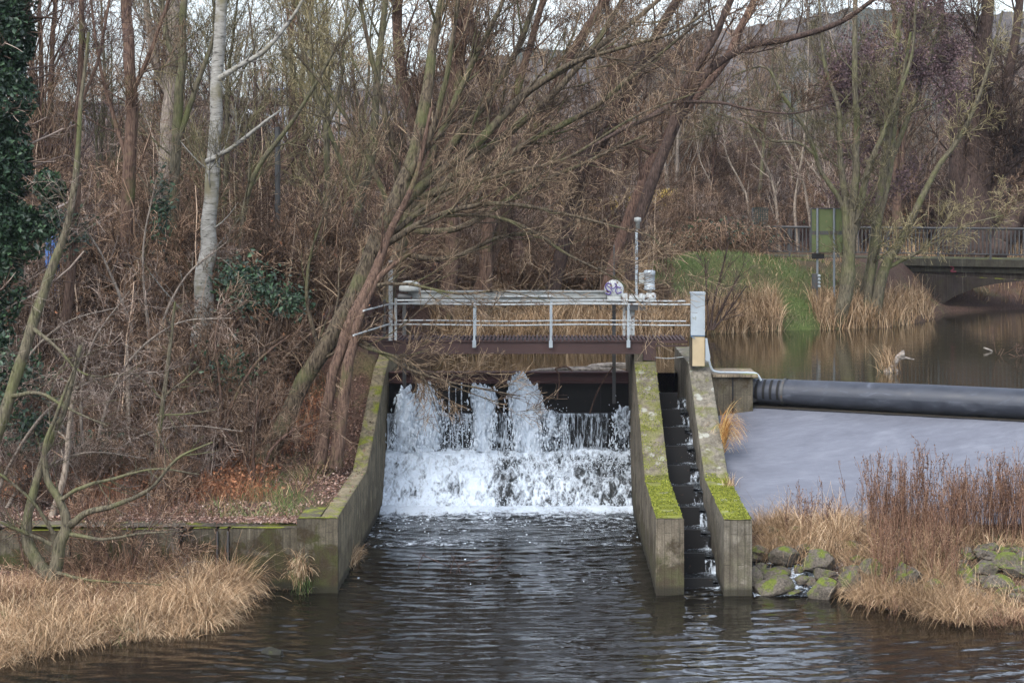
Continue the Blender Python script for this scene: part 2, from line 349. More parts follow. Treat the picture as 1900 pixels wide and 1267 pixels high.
# ---------------------------------------------------------------- terrain
PZ = 3.58                                                  # level of the upper water
def yb(x): return np.interp(x, [-4.6, 3.5, 6.2, 10, 13.5, 15.9, 18.1, 22, 60], [58.5, 62, 67, 69, 70.3, 74, 79.8, 81.5, 84])
def ydam(x): return np.interp(x, [4.5, 5.4, 12.2, 30], [49.4, 48.9, 45.7, 37.3])
def xshore(y): return np.interp(y, [10, 33.4, 35.5, 37, 39.5, 41], [-16, -10.6, -8.2, -6.5, -6.15, -6.1])
def H(x, y):
    x = np.asarray(x, float); y = np.asarray(y, float); nz = fbm(v3(x * .35, y * .35, 0), 3, 5)
    # left bank
    d = xshore(y) - x; marsh = np.clip(d * .5, -1.2, .16) + .28 * sstep((d - .6) / 4) + .06 * nz
    up = 1.42 + 2.9 * sstep((y - 46.5) / 9) + .12 * nz + .5 * sstep((-x - 9) / 10) * sstep((y - 41) / 6)
    k = sstep((y - 40.15 + np.clip(-x - 13, 0, 6) * .3) / .25); bank = marsh * (1 - k) + up * k
    chan = np.full_like(x, -1.2)
    z = np.where(x < -4.9, bank, chan)
    z = np.where((x >= -5.5) & (x < -4.9) & (y < 39.4), -1.2, z)
    # right island under the weir
    ywl = np.interp(x, [4.5, 6.3, 10, 15, 40], [39.9, 39.0, 36.9, 36, 33]); isl = np.clip((y - ywl) * .28, -1.2, .75) + .05 * nz
    z = np.where(x > 4.3, isl, z)
    # upper water bed, far bank
    b = y - yb(x); far = PZ - .02 + np.clip(b * .6, -1.6, .25) + sstep((b - .3) / 7) * np.interp(x, [0, 6, 9, 14, 24], [1.3, 1.9, 2.1, 2.1, 2.0]) + .12 * nz * (b > 0)
    far = far + .75 * np.exp(-((x - 7.3) / 4) ** 2 - ((y - 73.5) / 2.6) ** 2)
    pond = (x > -4.9) & (y > np.where(x < 4.5, 51.9, ydam(x)))
    z = np.where(pond, np.minimum(far, 30), z)
    lf = sstep((-4.4 - x) / 1.4); zl = 4.35 + .15 * nz
    z = np.where((y > 52) & (x < -4.3), lf * zl + (1 - lf) * z, z)
    z = np.where(y > 52, z, z)
    return z
xs = np.concatenate([np.linspace(-900, -60, 22), np.linspace(-56, -22, 18), np.arange(-20, 24.01, .25), np.linspace(27, 60, 18), np.linspace(70, 900, 22)])
ys = np.concatenate([np.linspace(-120, 20, 12), np.arange(24, 90.01, .25), np.linspace(94, 160, 20), np.linspace(170, 1400, 30)])
X, Y = np.meshgrid(xs, ys, indexing='ij'); Z = H(X, Y)
GR = np.exp(-((X - 7.2) / 5.2) ** 2 - ((Y - 73.5) / 4.4) ** 2) * 1.3 + .5 * np.exp(-((X - 10.2) / 1.2) ** 2 - ((Y - 70) / 2.) ** 2) * 2
GR = np.clip(GR * (.55 + .6 * fbm(v3(X * .8, Y * .8, 0), 3, 14)), 0, 1)
def ground_mat():
    m, nt, b = newmat('leafy_ground', .95, .1); v = coords(nt)
    n1 = noise(nt, v, .9, 6, .65); n2 = noise(nt, v, 18, 5, .75)
    c = ramp_out(nt, n2, [(.3, (.02, .013, .01)), (.5, (.07, .042, .03)), (.68, (.16, .1, .08))])
    c = mixc(nt, rng_(nt, n1, .5, .7, 0, .7), c, ramp_out(nt, n2, [(.35, (.05, .055, .02)), (.65, (.17, .15, .07))]))
    g = ramp_out(nt, n2, [(.3, (.03, .05, .014)), (.65, (.09, .13, .035))]); c = mixc(nt, attr(nt), c, g)
    s = nt.nodes.new('ShaderNodeSeparateXYZ'); gg = nt.nodes.new('ShaderNodeNewGeometry'); nt.links.new(gg.outputs['Position'], s.inputs[0])
    c = mixc(nt, rng_(nt, s.outputs[2], .12, .0, 0, .85), c, (.02, .016, .011))
    nt.links.new(c, b.inputs['Base Color']); bump(nt, b, n2, .8, .05); return m
GM = ground_mat()
tag(MB().grid(v3(X, Y, Z), 0, GR).build('ground', GM), kind='structure')

# hills far behind, wooded
def hillmat():
    m, nt, b = newmat('wooded_hill', 1, 0); v = coords(nt, (1, .4, 1.6)); n = noise(nt, v, .12, 8, .75); n2 = noise(nt, v, .012, 3)
    c = ramp_out(nt, n, [(.3, (.04, .035, .033)), (.6, (.11, .092, .08)), (.75, (.15, .125, .11))]); c = mixc(nt, rng_(nt, n2, .48, .6), c, (.05, .055, .04))
    nt.links.new(c, b.inputs['Base Color']); bump(nt, b, n, 1, 3); return m
hx = np.arange(-560, 620, 2.2); hd = np.linspace(0, 1, 26)
def ridge(name, Y0, dep, f_el, seed):
    HX, HD = np.meshgrid(hx * Y0 / 650, hd, indexing='ij'); px = CX + HX * F / (Y0 + dep)
    el = (HY - f_el(px)) / F * (Y0 + dep) + HC; prof = sstep(HD)
    Zr = 3 + (el - 3) * prof + (fbm(v3(HX * .06, HD * 8, 0), 5, seed) * 2.6 + vnoise(v3(HX * .4, HD * 60, 0), seed) * 1.2) * (HD > .05)
    tag(MB().grid(v3(HX, Y0 + dep * HD, Zr)).build(name, hillmat()), kind='structure')
ridge('hills', 560, 160, lambda p: np.interp(p, [-900, 300, 600, 800, 900, 1000, 1100, 1250, 1400, 1600, 1800, 2100, 2800], [200, 190, 178, 140, 105, 92, 95, 75, 48, 22, 30, 20, 60]), 3)

# ---------------------------------------------------------------- water
def water_mat(name, base, waves, rough=.03):
    m, nt, b = newmat(name, rough, .5); b.inputs['IOR'].default_value = 1.4; b.inputs['Base Color'].default_value = (*base, 1)
    h = None
    for (scl, s, d, wgt) in waves:
        n = mth(nt, 'MULTIPLY', noise(nt, coords(nt, scl), s, d, .55, .4), wgt); h = n if h is None else mth(nt, 'ADD', h, n)
    bump(nt, b, h, 1, 1); return m
LW = water_mat('dark_river_water', (.007, .006, .004), [((.6, 1.4, 1), 2.2, 3, .012)], .03)
gx = np.concatenate([np.linspace(-60, -13, 30), np.arange(-12.4, 13.5, .045), np.linspace(14, 60, 30)]); gy = np.concatenate([np.linspace(-60, 26, 16), np.arange(27, 50.6, .04)])
GX, GY = np.meshgrid(gx, gy, indexing='ij')
calm = np.clip(.32 + .68 * sstep((GX + 7.5) / 3) * sstep((7.5 - GX) / 4.5), .0, 1) ; calm = np.where((GX > 3) & (GY > 36.5), calm * .5, calm)
warp = fbm(v3(GX * .25, GY * .25, 0), 2, 9)
rip = .55 * fbm(v3(GX * 1.0 + warp, GY * 2.9 + warp * 2, 0), 3, 21) + .35 * fbm(v3(GX * 2.6, GY * 6.5 + warp, 0), 2, 33)
r1 = np.sqrt((GX + 1.1) ** 2 + (GY - 51) ** 2); rip = rip + .32 * np.sin(r1 * 13 + 5 * warp) * (.5 + .5 * vnoise(v3(GX * .8, GY * .8, 3), 5))
rip = rip + .8 * fbm(v3(GX * .5 + warp, GY * 1.5, 7), 2, 51); WZ = rip * .046 * calm * (1 + 1.2 * sstep((GY - 45) / 5)); WZ[:, -1] = -.1
tag(MB().grid(v3(GX, GY, WZ)).build('lower_water', LW), kind='structure')
PW = water_mat('still_pond_water', (.02, .017, .009), [((.25, 1.2, 1), 5, 2, .0035)], .025)
px_ = np.linspace(-4.75, 4.55, 3)
mb = MB(); xx = np.concatenate([np.linspace(-4.75, 4.55, 30)]); mb.grid(v3(*np.meshgrid(xx, np.linspace(52.25, 100, 90), indexing='ij'), PZ))
x2 = np.linspace(4.55, 70, 140); A, B = np.meshgrid(x2, np.linspace(0, 1, 60), indexing='ij'); mb.grid(v3(A, ydam(A) * (1 - B) + 105 * B, PZ))
tag(mb.build('pond_water', PW), kind='structure')

# ---------------------------------------------------------------- concrete walls of the sluice
CON = concrete('mossy_concrete', moss=.7, mossrange=(0, 0, 42.8, 44.2), lichen=.6)
CON2 = concrete('lichen_spotted_concrete', (.17, .15, .115), moss=.4, mossrange=(0, 0, 42.8, 44.2), lichen=.9)
CAP2 = concrete('littered_coping', (.12, .1, .075), moss=.22)
CONL = concrete('streaked_concrete', (.2, .165, .105), moss=.38, stain=.75)
CONF = concrete('dirty_concrete', (.085, .072, .05), moss=.8, stain=.6)
def wall_prism(x0, x1, prof, zb=-1.1, jag=.02, seed=1):
    """wall along Y between x0 and x1 with a top profile [(y, z)]; slightly uneven edges"""
    ys_ = []; 
    for (a, b) in zip(prof[:-1], prof[1:]):
        n = max(2, int((b[0] - a[0]) / .06)); ys_ += list(np.linspace(a[0], b[0], n, endpoint=False))
    ys_.append(prof[-1][0]); ys_ = np.array(ys_); zt = np.interp(ys_, [p[0] for p in prof], [p[1] for p in prof])
    mb = MB(); rows = 9; cols = 7; ja = lambda a, b, c: fbm(v3(a, b, c) * 3.1, 5, seed) * jag
    hs_ = np.linspace(0, 1, 16)
    for x, sg in ((x0, -1), (x1, 1)):
        A, B = np.meshgrid(ys_, hs_, indexing='ij'); Zg = zb + (zt[:, None] - zb) * B; bev = np.where(B > .99, .018, 0.)
        V = v3(x + sg * (ja(A, Zg, 0) * 1. - bev), A, Zg); mb.grid(V if sg > 0 else V[:, ::-1])
    ts = np.array([0, .05, .25, .5, .75, .95, 1]); A, B = np.meshgrid(ys_, ts, indexing='ij'); zz = np.interp(A, ys_, zt)
    V = v3(x0 + (x1 - x0) * B + np.where(B < .01, .018, 0) - np.where(B > .99, .018, 0), A, zz + np.where((B > .01) & (B < .99), .016 + ja(A, B * .6, 5) * 1.2, 0)); 
    mb.grid(V[:, ::-1])
    for y, rev in ((ys_[0], 0), (ys_[-1], 1)):
        A, B = np.meshgrid(np.linspace(x0, x1, 9), hs_, indexing='ij'); z1 = zt[0] if not rev else zt[-1]; Zg = zb + (z1 - zb) * B
        V = v3(A, y + (-ja(A, Zg, 3)) * (1 - rev), Zg); mb.grid(V[:, ::-1] if rev else V)
    return mb
cw = tag(wall_prism(2.42, 3.04, [(39.15, 1.66), (41.2, 1.68), (41.25, 1.72), (43.7, 1.76), (49.0, 4.2), (54, 4.24)], seed=3).build('channel_wall', CON), 'mossy concrete wall between the waterfall and the stepped fish ladder', 'wall')
rw = tag(wall_prism(3.9, 4.52, [(39.0, 1.66), (41.2, 1.68), (41.25, 1.72), (43.9, 1.78), (48.9, 4.16), (54, 4.2)], seed=8).build('channel_wall', CON2), 'mossy concrete wall right of the fish ladder with the metal clad post on it', 'wall')
lw = tag(wall_prism(-5.0, -4.6, [(39.4, 1.64), (45.8, 1.67), (48.0, 2.45), (49.5, 3.05), (51.5, 3.75), (55, 4.35)], seed=12).build('channel_wall', CONL), 'tall pale streaked concrete wall along the left side of the waterfall channel', 'wall')
pm = wall_prism(-5.5, -5.003, [(39.397, 1.64), (40.7, 1.64)], seed=5); pm2 = wall_prism(-5.5, -4.592, [(39.26, 1.645), (39.395, 1.645)], seed=6); pm.raw(np.concatenate(pm2.v), np.concatenate(pm2.q))
pier = tag(pm.build('wall_pier', CONF), 'thick mossy concrete corner block at the near end of the left channel wall', 'wall')
# low retaining wall going left, with joints
ww = empty('retaining_wall', (-9.5, 39.9, 0), 'low dark mossy retaining wall running left behind the straw coloured grass', 'wall')
mb = MB()
for i, (a, b, dy, dz) in enumerate([(-7.05, -5.503, 0, -.08), (-7.32, -7.09, .03, -.09), (-7.9, -7.36, .06, -.1), (-8.16, -7.94, .38, -.1), (-9.2, -8.2, .06, -.12), (-10.6, -9.24, .1, -.13), (-12.2, -10.64, .1, -.15), (-14.5, -12.24, .12, -.16)]):
    V = wall_prism(a, b, [(39.62 + dy, 1.44 + dz), (40.35, 1.46 + dz)], zb=-.6, seed=20 + i); mb.raw(np.concatenate(V.v), np.concatenate(V.q))
mb.build('wall', CONF, ww)
mb = MB(); mb.box((-7.34, 39.56, -.3), (-7.3, 39.64, 1.3)).box((-7.1, 39.56, -.3), (-7.06, 39.64, 1.3)); mb.build('guide_rail', DGREY, ww)
mb = MB(); A, B = np.meshgrid(np.linspace(-14.5, -5.52, 90), np.linspace(0, 1, 8), indexing='ij'); mb.grid(v3(A, 39.75 + B * .75, 1.385 + .012 * fbm(v3(A * 2, B, 0), 2)) [:, :], 0); mb.build('coping', CAP2, ww)

# stepped fish ladder between the two walls
mrs = np.random.default_rng(66)
def moss_tufts(parent, x0, x1, ya, yb2, zfun, n):
    x = mrs.uniform(x0 + .01, x1 - .01, n); y = mrs.uniform(ya, yb2, n); k = vnoise(v3(x * 3, y * 3, 1.), 12) > -.35; x, y = x[k], y[k]; v, q, t = leaves(mrs, v3(x, y, zfun(y) + .022 + mrs.uniform(0, .02, len(x))), .017, .8); MB().raw(v, q, 0, t, False).build('moss', MOSS, parent)
MOSS = tint_mat('moss_tufts', [(0, (.04, .05, .01)), (.5, (.15, .17, .022)), (1, (.3, .31, .05))])
moss_tufts(cw, 2.42, 3.04, 39.16, 43.9, lambda y: np.interp(y, [39.15, 41.2, 41.25, 43.7, 49], [1.66, 1.68, 1.72, 1.76, 4.2]), 9000); moss_tufts(rw, 3.9, 4.52, 39.02, 44.1, lambda y: np.interp(y, [39.0, 41.2, 41.25, 43.9, 48.9], [1.66, 1.68, 1.72, 1.78, 4.16]), 9000)
moss_tufts(cw, 2.42, 3.04, 43.9, 48.9, lambda y: np.interp(y, [43.7, 49], [1.76, 4.2]), 2600)
fl = empty('fish_ladder', (3.47, 44, 0), 'narrow stepped fish ladder of black boards between the two mossy walls', 'fish ladder')
steps = []   # (y, top z)
for k in range(10):
    y = 49.5 - k * 1.07; z = 3.3 - k * .345; steps.append((y, z))
wl = MB(); rs = np.random.default_rng(4); LFO = []; BRD = []
for k, (y, z) in enumerate(steps):
    notch_right = True; x0, x1 = 3.05, 3.89; nx = x1 - rs.uniform(.12, .24)
    BRD.append(MB().box((x0, y, -1), (nx, y + .09, z)).box((nx, y, -1), (x1, y + .09, z - .17)))
    zn = steps[k + 1][1] - .1 if k + 1 < len(steps) else 0; yn = steps[k + 1][0] + .1 if k + 1 < len(steps) else y - .8
    A, B = np.meshgrid(np.linspace(x0, x1, 30), np.linspace(y - .004, yn, 24), indexing='ij'); n = fbm(v3(A * 9, B * 9, k), 3, k) * .02
    near = np.exp(-((A - x1 + .15) / .22) ** 2 - ((B - y) / .22) ** 2)
    wl.grid(v3(A, B, zn + n * 1.3 + near * .02), 0, np.clip(near * .35 + .02, 0, 1))
    # the little fall through the notch
    A, B = np.meshgrid(np.linspace(nx, x1, 22), np.linspace(0, 1, 26), indexing='ij'); n = fbm(v3(A * 14, B * 5, k * 3), 3, 7)
    drop = z - .15 - zn; fo = MB(); LFO.append(fo); fo.grid(v3(A + .0 * n, y - .015 - .17 * np.sqrt(B) - .03 * n, z - .14 - drop * B ** 1.5 + .01 * n), 0, np.clip(rs.uniform(-.02, .2) + .2 * B, 0, 1))
    A, B = np.meshgrid(np.linspace(nx, x1, 8), np.linspace(y + .1, y - .02, 4), indexing='ij'); wl.grid(v3(A, B, z - .14), 0, .1 + 0 * A)
for q_ in BRD: q_.build('baffle_board', BLACK, fl)

def foam_mat(name, alpha=True, scale=(1, 1, .35), s=7, base=(.6, .67, .74)):
    m, nt, b = newmat(name, .45, .5); v = coords(nt, scale); tn = attr(nt)
    n1 = noise(nt, v, s * .55, 6, .68, 1.2); n2 = noise(nt, v, s * 3.2, 4, .7, .6)
    di = nt.nodes.new('ShaderNodeMixRGB'); di.blend_type = 'ADD'; di.inputs[0].default_value = .45; nt.links.new(v, di.inputs[1])
    nn = N_(nt, 'ShaderNodeTexNoise', Scale=s * .8, Detail=4); nt.links.new(v, nn.inputs['Vector']); nt.links.new(nn.outputs['Color'], di.inputs[2])
    vo = N_(nt, 'ShaderNodeTexVoronoi', Scale=s * .5); vo.feature = 'DISTANCE_TO_EDGE'; nt.links.new(di.outputs[0], vo.inputs['Vector'])
    web = rng_(nt, vo.outputs['Distance'], .16, .0)
    f = mth(nt, 'ADD', mth(nt, 'ADD', mth(nt, 'MULTIPLY', n1, 1.25), mth(nt, 'MULTIPLY', n2, .5)), mth(nt, 'MULTIPLY', web, .2))   # about .7 on average
    f = mth(nt, 'ADD', f, mth(nt, 'SUBTRACT', tn, .5)); mask = rng_(nt, f, .6, 1.0)
    nt.links.new(mixc(nt, mask, (.014, .017, .018), base), b.inputs['Base Color']); nt.links.new(rng_(nt, mask, 0, 1, .08, .6), b.inputs['Roughness'])
    bump(nt, b, f, 1, .05)
    if alpha: nt.links.new(rng_(nt, f, .5, .8), b.inputs['Alpha'])
    return m
FOAM_A = foam_mat('falling_foam'); FOAM = foam_mat('foamy_water', False, (1, .5, .6), 6.5); FOAMH = foam_mat('white_water', False, (1, 1, 1), 9)
WHITEF, _nt, _b = newmat('foam_white', .5, .4); _b.inputs['Base Color'].default_value = (.62, .68, .74, 1)
wl.build('pool_water', foam_mat('ladder_water', False, (1, 1, 1), 14), fl); [q_.build('notch_fall', FOAM_A, fl) for q_ in LFO]

# ---------------------------------------------------------------- waterfall
dk = tag(MB().box((-4.59, 51.36, -.5), (2.41, 51.9, 2.46)).build('concrete_step', BLACK), 'black wet step behind the falling water', 'step')
gate = empty('sluice_gate', (-1, 52.1, 2.4), 'black sluice gate with a dark red top beam holding back the pond', 'sluice gate')
MB().box((-4.59, 52.02, 1.9), (2.41, 52.14, 3.42)).build('gate_panel', BLACK, gate)
mb = MB(); mb.box((-4.59, 51.9, 3.3), (2.41, 52.24, 3.335)).box((-4.59, 51.9, 3.6), (2.41, 52.24, 3.635)).box((-4.59, 52.0, 3.3), (2.41, 52.1, 3.6)); mb.build('top_beam', REDBEAM, gate)
mb = MB()
for x in (-3.3, -1.5, .3, 1.6): mb.box((x, 51.93, 1.95), (x + .07, 52.03, 3.3))
mb.build('stiffener', BLACK, gate)
def dens_low(x):   # how much of the lower apron is white, from left to right
    return np.interp(x, [-4.6, -3.4, -2.6, -1.9, -1.6, -1.2, -.3, .6, 1.4, 2.4], [.50, .50, .46, .56, .46, .22, .4, .32, .25, .22])
A, B = np.meshgrid(np.linspace(-4.6, 2.42, 560), np.linspace(0, 1, 200), indexing='ij')
prof_y = np.interp(B, [0, .12, .9, 1], [51.38, 51.05, 49.85, 49.6]); prof_z = np.interp(B, [0, .12, .9, 1], [1.52, 1.36, .06, .0])
t = fbm(v3(A * 2.4, B * 3.4, 0), 5, 44); t2 = np.abs(fbm(v3(A * 5 + 2 * t, B * 7, 2), 3, 45))
lump = (t * .10 + (.2 - t2) * .12) * (.35 + .65 * np.sin(B * np.pi) ** .5)
D = dens_low(A) + .28 * np.exp(-((B - .07) / .07) ** 2) + .02 + .1 * t + .25 * np.exp(-((B - .95) / .05) ** 2)
tag(MB().grid(v3(A, prof_y - lump * .8, prof_z + lump * .75), 0, np.clip(D, 0, 1)).build('cascade_water', FOAM), kind='structure')
# white rim where the cascade meets the river
A, B = np.meshgrid(np.linspace(-4.6, 2.42, 420), np.linspace(0, 1, 44), indexing='ij'); t = fbm(v3(A * 3, B * 2, 5), 4, 61); t3 = fbm(v3(A * .8, 0, 5), 3, 62)
edge = 48.95 - .35 * t3; tag(MB().grid(v3(A, 49.95 - (49.95 - edge) * B, .035 + (.13 + .12 * t) * np.sin(np.clip(B * 1.2, 0, 1) * np.pi) ** 1.2 * (1 - B) - .05 * B ** 3), 0, np.clip(.85 - .6 * B ** 1.6 + .25 * t, 0, 1)).build('foam_rim', foam_mat('rim_foam', True, (1, .6, 1), 9)), kind='stuff')
ix = np.where((gx > -4.62) & (gx < 2.44))[0]; iy = np.where((gy > 44.5) & (gy < 49.9))[0]; sx, sy = GX[np.ix_(ix, iy)], GY[np.ix_(ix, iy)]
dn = .08 + .4 * np.exp((sy - 49.6) / .9) + .22 * fbm(v3(sx * .6, sy * 1.3, 4), 4, 90)
tag(MB().grid(v3(sx, sy, WZ[np.ix_(ix, iy)] + .006), 0, np.clip(dn, 0, .8)).build('drifting_foam', foam_mat('drift_foam', True, (1, 1.6, 1), 6)), kind='stuff')
# veil over the upper step and the plumes bursting through the gate
mb = MB()
A, B = np.meshgrid(np.linspace(-4.58, 2.4, 460), np.linspace(0, 1, 90), indexing='ij'); t = fbm(v3(A * 4, B * 1.2, 0), 4, 71)
dv = np.interp(A, [-4.6, -3.4, -3.0, -2.4, -1.4, -.8, .5, .8, 1.1, 1.5, 1.9, 2.1, 2.4], [.36, .34, .2, .24, .2, .22, .3, .22, .17, .24, .1, .18, .24]) + .08 * np.exp(-(B / .06) ** 2)
mb.grid(v3(A, 51.34 - .1 * np.sqrt(B) - .04 * t, 2.5 - 1.1 * B), 1, np.clip(dv + .04, 0, 1))
for y0, dens in ((51.28, 0),):
    pass
def plume(segs, seed, dens=.75, yf=51.2, bulge=.42):
    """segs: (py, left px, right px) outline of a column of white water; built as a bulging lumpy sheet with real depth"""
    s_ = np.array(segs, float); rows = 120; cols = 90; v_ = np.linspace(0, 1, rows); py = s_[0, 0] + (s_[-1, 0] - s_[0, 0]) * v_
    zz = HC - (py - HY) * yf / F; l = (np.interp(py, s_[:, 0], s_[:, 1]) - CX) * yf / F; r = (np.interp(py, s_[:, 0], s_[:, 2]) - CX) * yf / F
    for layer in range(3):
        sh = 1 - .24 * layer; B, A = np.meshgrid(v_, np.linspace(-1, 1, cols), indexing='ij'); mid = ((l + r) / 2)[:, None]; hw = ((r - l) / 2)[:, None]
        n = fbm(v3(A * 2.2 + seed, B * 3.4, layer * 3.), 5, seed); n2 = fbm(v3(A * 5 + seed, B * 9, layer * 3.), 3, seed + 5)
        x = mid + hw * A * sh * 1.05 + n * .11 + n2 * .06; yy = yf + .12 - bulge * np.sqrt(np.clip(1 - A * A, 0, 1)) * (sh + .15 * layer) * (.95 - .5 * B) - .1 * n2 - .13 * n
        z = zz[:, None] + .06 * n2 + .09 * n * (1 - B) + .05 * fbm(v3(A * 9, B, seed), 2) * (B < .1) * 1 
        d_ = dens + .02 - .5 * np.abs(A) ** 2.5 - .3 * B + .05 * layer + .22 * n + .1 * n2; 
        mb.grid(v3(x, yy, z), 0, np.clip(d_, 0, 1))
FR = MB(); frs = np.random.default_rng(55)
def ellipsoids(c, rx, rz, mbx, tilt=.15):
    N = len(c); th = np.linspace(0, np.pi, 5); ph = np.linspace(0, 2 * np.pi, 6, endpoint=False)
    u = np.stack([np.outer(np.sin(th), np.cos(ph)), np.outer(np.sin(th), np.sin(ph)), np.outer(np.cos(th), np.ones(6))], -1)
    s_ = np.stack([rx, rx, rz], 1); v = c[:, None, None] + u[None] * s_[:, None, None] * frs.uniform(.75, 1.25, (N, 5, 6, 1)); v[..., 0] += (v[..., 2] - c[:, None, None, 2]) * frs.normal(0, tilt, (N, 1, 1))
    i = np.arange(N * 30).reshape(N, 5, 6); j = np.roll(i, -1, 2); q = np.stack([i[:, :-1], i[:, 1:], j[:, 1:], j[:, :-1]], -1).reshape(-1, 4); mbx.raw(v.reshape(-1, 3), q)
def froth(segs, n, yf=51.2, bulge=.42):
    s_ = np.array(segs, float); v = frs.random(n) ** 1.15; py = s_[0, 0] + (s_[-1, 0] - s_[0, 0]) * v; z = HC - (py - HY) * yf / F
    l = (np.interp(py, s_[:, 0], s_[:, 1]) - CX) * yf / F; r = (np.interp(py, s_[:, 0], s_[:, 2]) - CX) * yf / F; A = np.clip(np.sign(frs.normal(size=n)) * frs.normal(.75, .25, n), -1.2, 1.2)
    cl = fbm(v3(A * 2, v * 5, n * .01), 3, 77); k = cl > -.12 * (1 + v); A, v, z, l, r = A[k], v[k], z[k], l[k], r[k]; m = len(A)
    c = v3((l + r) / 2 + (r - l) / 2 * A * (1 + .1 * v), yf + .08 - bulge * np.sqrt(np.clip(1 - (A / 1.5) ** 2, 0, 1)) * (.6 + .5 * v) + frs.normal(0, .05, m), z + frs.normal(0, .05, m) + .05)
    top = np.exp(-v / .3); rx = frs.uniform(.007, .02, m) * (1 + 1.3 * top); ellipsoids(c, rx, rx * (1 + 3.5 * frs.random(m) * (1 - top * .8)), FR)
_pl = plume
def plume(segs, seed, dens=.75, yf=51.2, bulge=.42):
    _pl(segs, seed, dens, yf, bulge); s_ = np.array(segs, float); w_ = (s_[:, 2] - s_[:, 1]).mean(); froth(segs, int(w_ * (s_[-1, 0] - s_[0, 0]) * .09 * dens), yf, bulge)
plume([(722, 745, 757), (745, 736, 770), (780, 726, 776), (838, 722, 782)], 101, .8)
plume([(716, 778, 796), (735, 772, 808), (770, 768, 816), (838, 762, 812)], 107, .86)
plume([(745, 795, 822), (790, 800, 832), (838, 800, 832)], 131, .42, bulge=.25)
plume([(716, 880, 889), (724, 872, 915), (745, 874, 924), (775, 876, 920), (838, 878, 912)], 113, .9)
plume([(697, 955, 965), (712, 947, 985), (735, 944, 1000), (765, 943, 1010), (800, 948, 1012), (838, 955, 1010)], 119, .88)
plume([(762, 985, 1030), (778, 985, 1046), (805, 990, 1052), (838, 992, 1055)], 127, .46, bulge=.35)
plume([(756, 1150, 1164), (775, 1138, 1168), (838, 1134, 1169)], 137, .47, bulge=.3)
wf = tag(mb.build('waterfall', [FOAM_A, foam_mat('thin_veil', True, (2.2, 2.2, .22), 7)]), kind='structure')
tag(FR.build('froth', WHITEF), kind='stuff')
# drops and threads of spray thrown off the water
rs = np.random.default_rng(8); mb = MB()
def spray(n, px0, px1, py0, py1, yf, r0=.006, r1=.018, ln=.02):
    a = np.stack([at(x, y, yf - u) for x, y, u in zip(rs.uniform(px0, px1, n), rs.normal((py0 + py1) / 2, (py1 - py0) / 3.2, n), rs.uniform(0, .55, n))])
    L = rs.uniform(.3, 1.6, n) * ln; P = np.stack([a, a + np.stack([rs.normal(0, .012, n), rs.normal(0, .01, n), -L], 1)], 1)
    rr = rs.uniform(r0, r1, n); v, q, _ = tubes(P, np.stack([rr, rr * .5], 1), 4); mb.raw(v, q)
for a in ((260, 725, 835, 750, 840), (180, 870, 925, 750, 838), (260, 938, 1055, 755, 838), (160, 1130, 1170, 755, 838), (260, 835, 870, 765, 838)): spray(a[0], *a[1:], 51.2)
spray(700, 715, 1060, 832, 872, 50.7); spray(450, 1060, 1170, 836, 870, 50.7); spray(500, 712, 1170, 925, 946, 49.7)
n = 160; fx = rs.uniform(-4.5, 2.4, n); fy = 49.2 - rs.exponential(1.9, n); k = (fy > 40) & (vnoise(v3(fx * 1.2, fy * .7, 0), 8) > -.1); fx, fy = fx[k], fy[k]; ellipsoids(v3(fx, fy, .02), rs.uniform(.008, .03, len(fx)), np.full(len(fx), .012), mb, 0)
for px in (833, 834, 846, 856, 857, 811):   # thin threads leaking over the gate
    n = 34; z = np.linspace(3.35, 2.4, n); P0 = at(px, 700, 51.8)
    for k in range(n - 1):
        if rs.random() < .7: mb.tube([(P0[0] + rs.normal(0, .006), 51.75, z[k]), (P0[0] + rs.normal(0, .006), 51.75, z[k + 1] - .02)], rs.uniform(.004, .012), 4, cap=False)
tag(mb.build('spray', WHITEF), kind='stuff')

# ---------------------------------------------------------------- footbridge over the gate
fb = empty('footbridge', (-1.2, 49.6, 4.4), 'narrow footbridge of dark brown girders with white flaking pipe railings across the sluice', 'footbridge')
BX0, BX1 = -4.9, 2.68
for y in (49.0, 50.55):
    mb = MB(); mb.box((BX0, y, 4.42), (BX1, y + .16, 4.45)).box((BX0, y, 4.75), (BX1, y + .16, 4.78)).box((BX0, y + .05, 4.45), (BX1, y + .11, 4.75))
    mb.build('girder', BROWN, fb)
MB().box((BX0, 49.17, 4.7), (BX1, 50.54, 4.745)).build('deck_plate', DGREY, fb)
mb = MB()
for x in np.arange(BX0, 3.9, .11): mb.box((x, 49.02, 4.783), (x + .06, 50.68, 4.812))
mb.build('deck_grating', BROWN, fb)
MB().box((2.43, 48.98, 4.2), (2.66, 50.7, 4.415)).build('bearing_block', CONF, fb)
MB().box((2.685, 48.97, 4.25), (2.99, 49.3, 4.74)).build('end_bracket', BROWN, fb)
mb = MB(); mb.box((2.69, 48.95, 4.72), (3.9, 49.05, 4.78)).box((2.99, 48.98, 4.62), (3.9, 49.03, 4.66)).box((3.0, 48.99, 4.22), (3.03, 49.03, 4.62)).box((2.69, 50.5, 4.6), (3.9, 50.6, 4.78)); mb.build('end_beam', BROWN, fb)
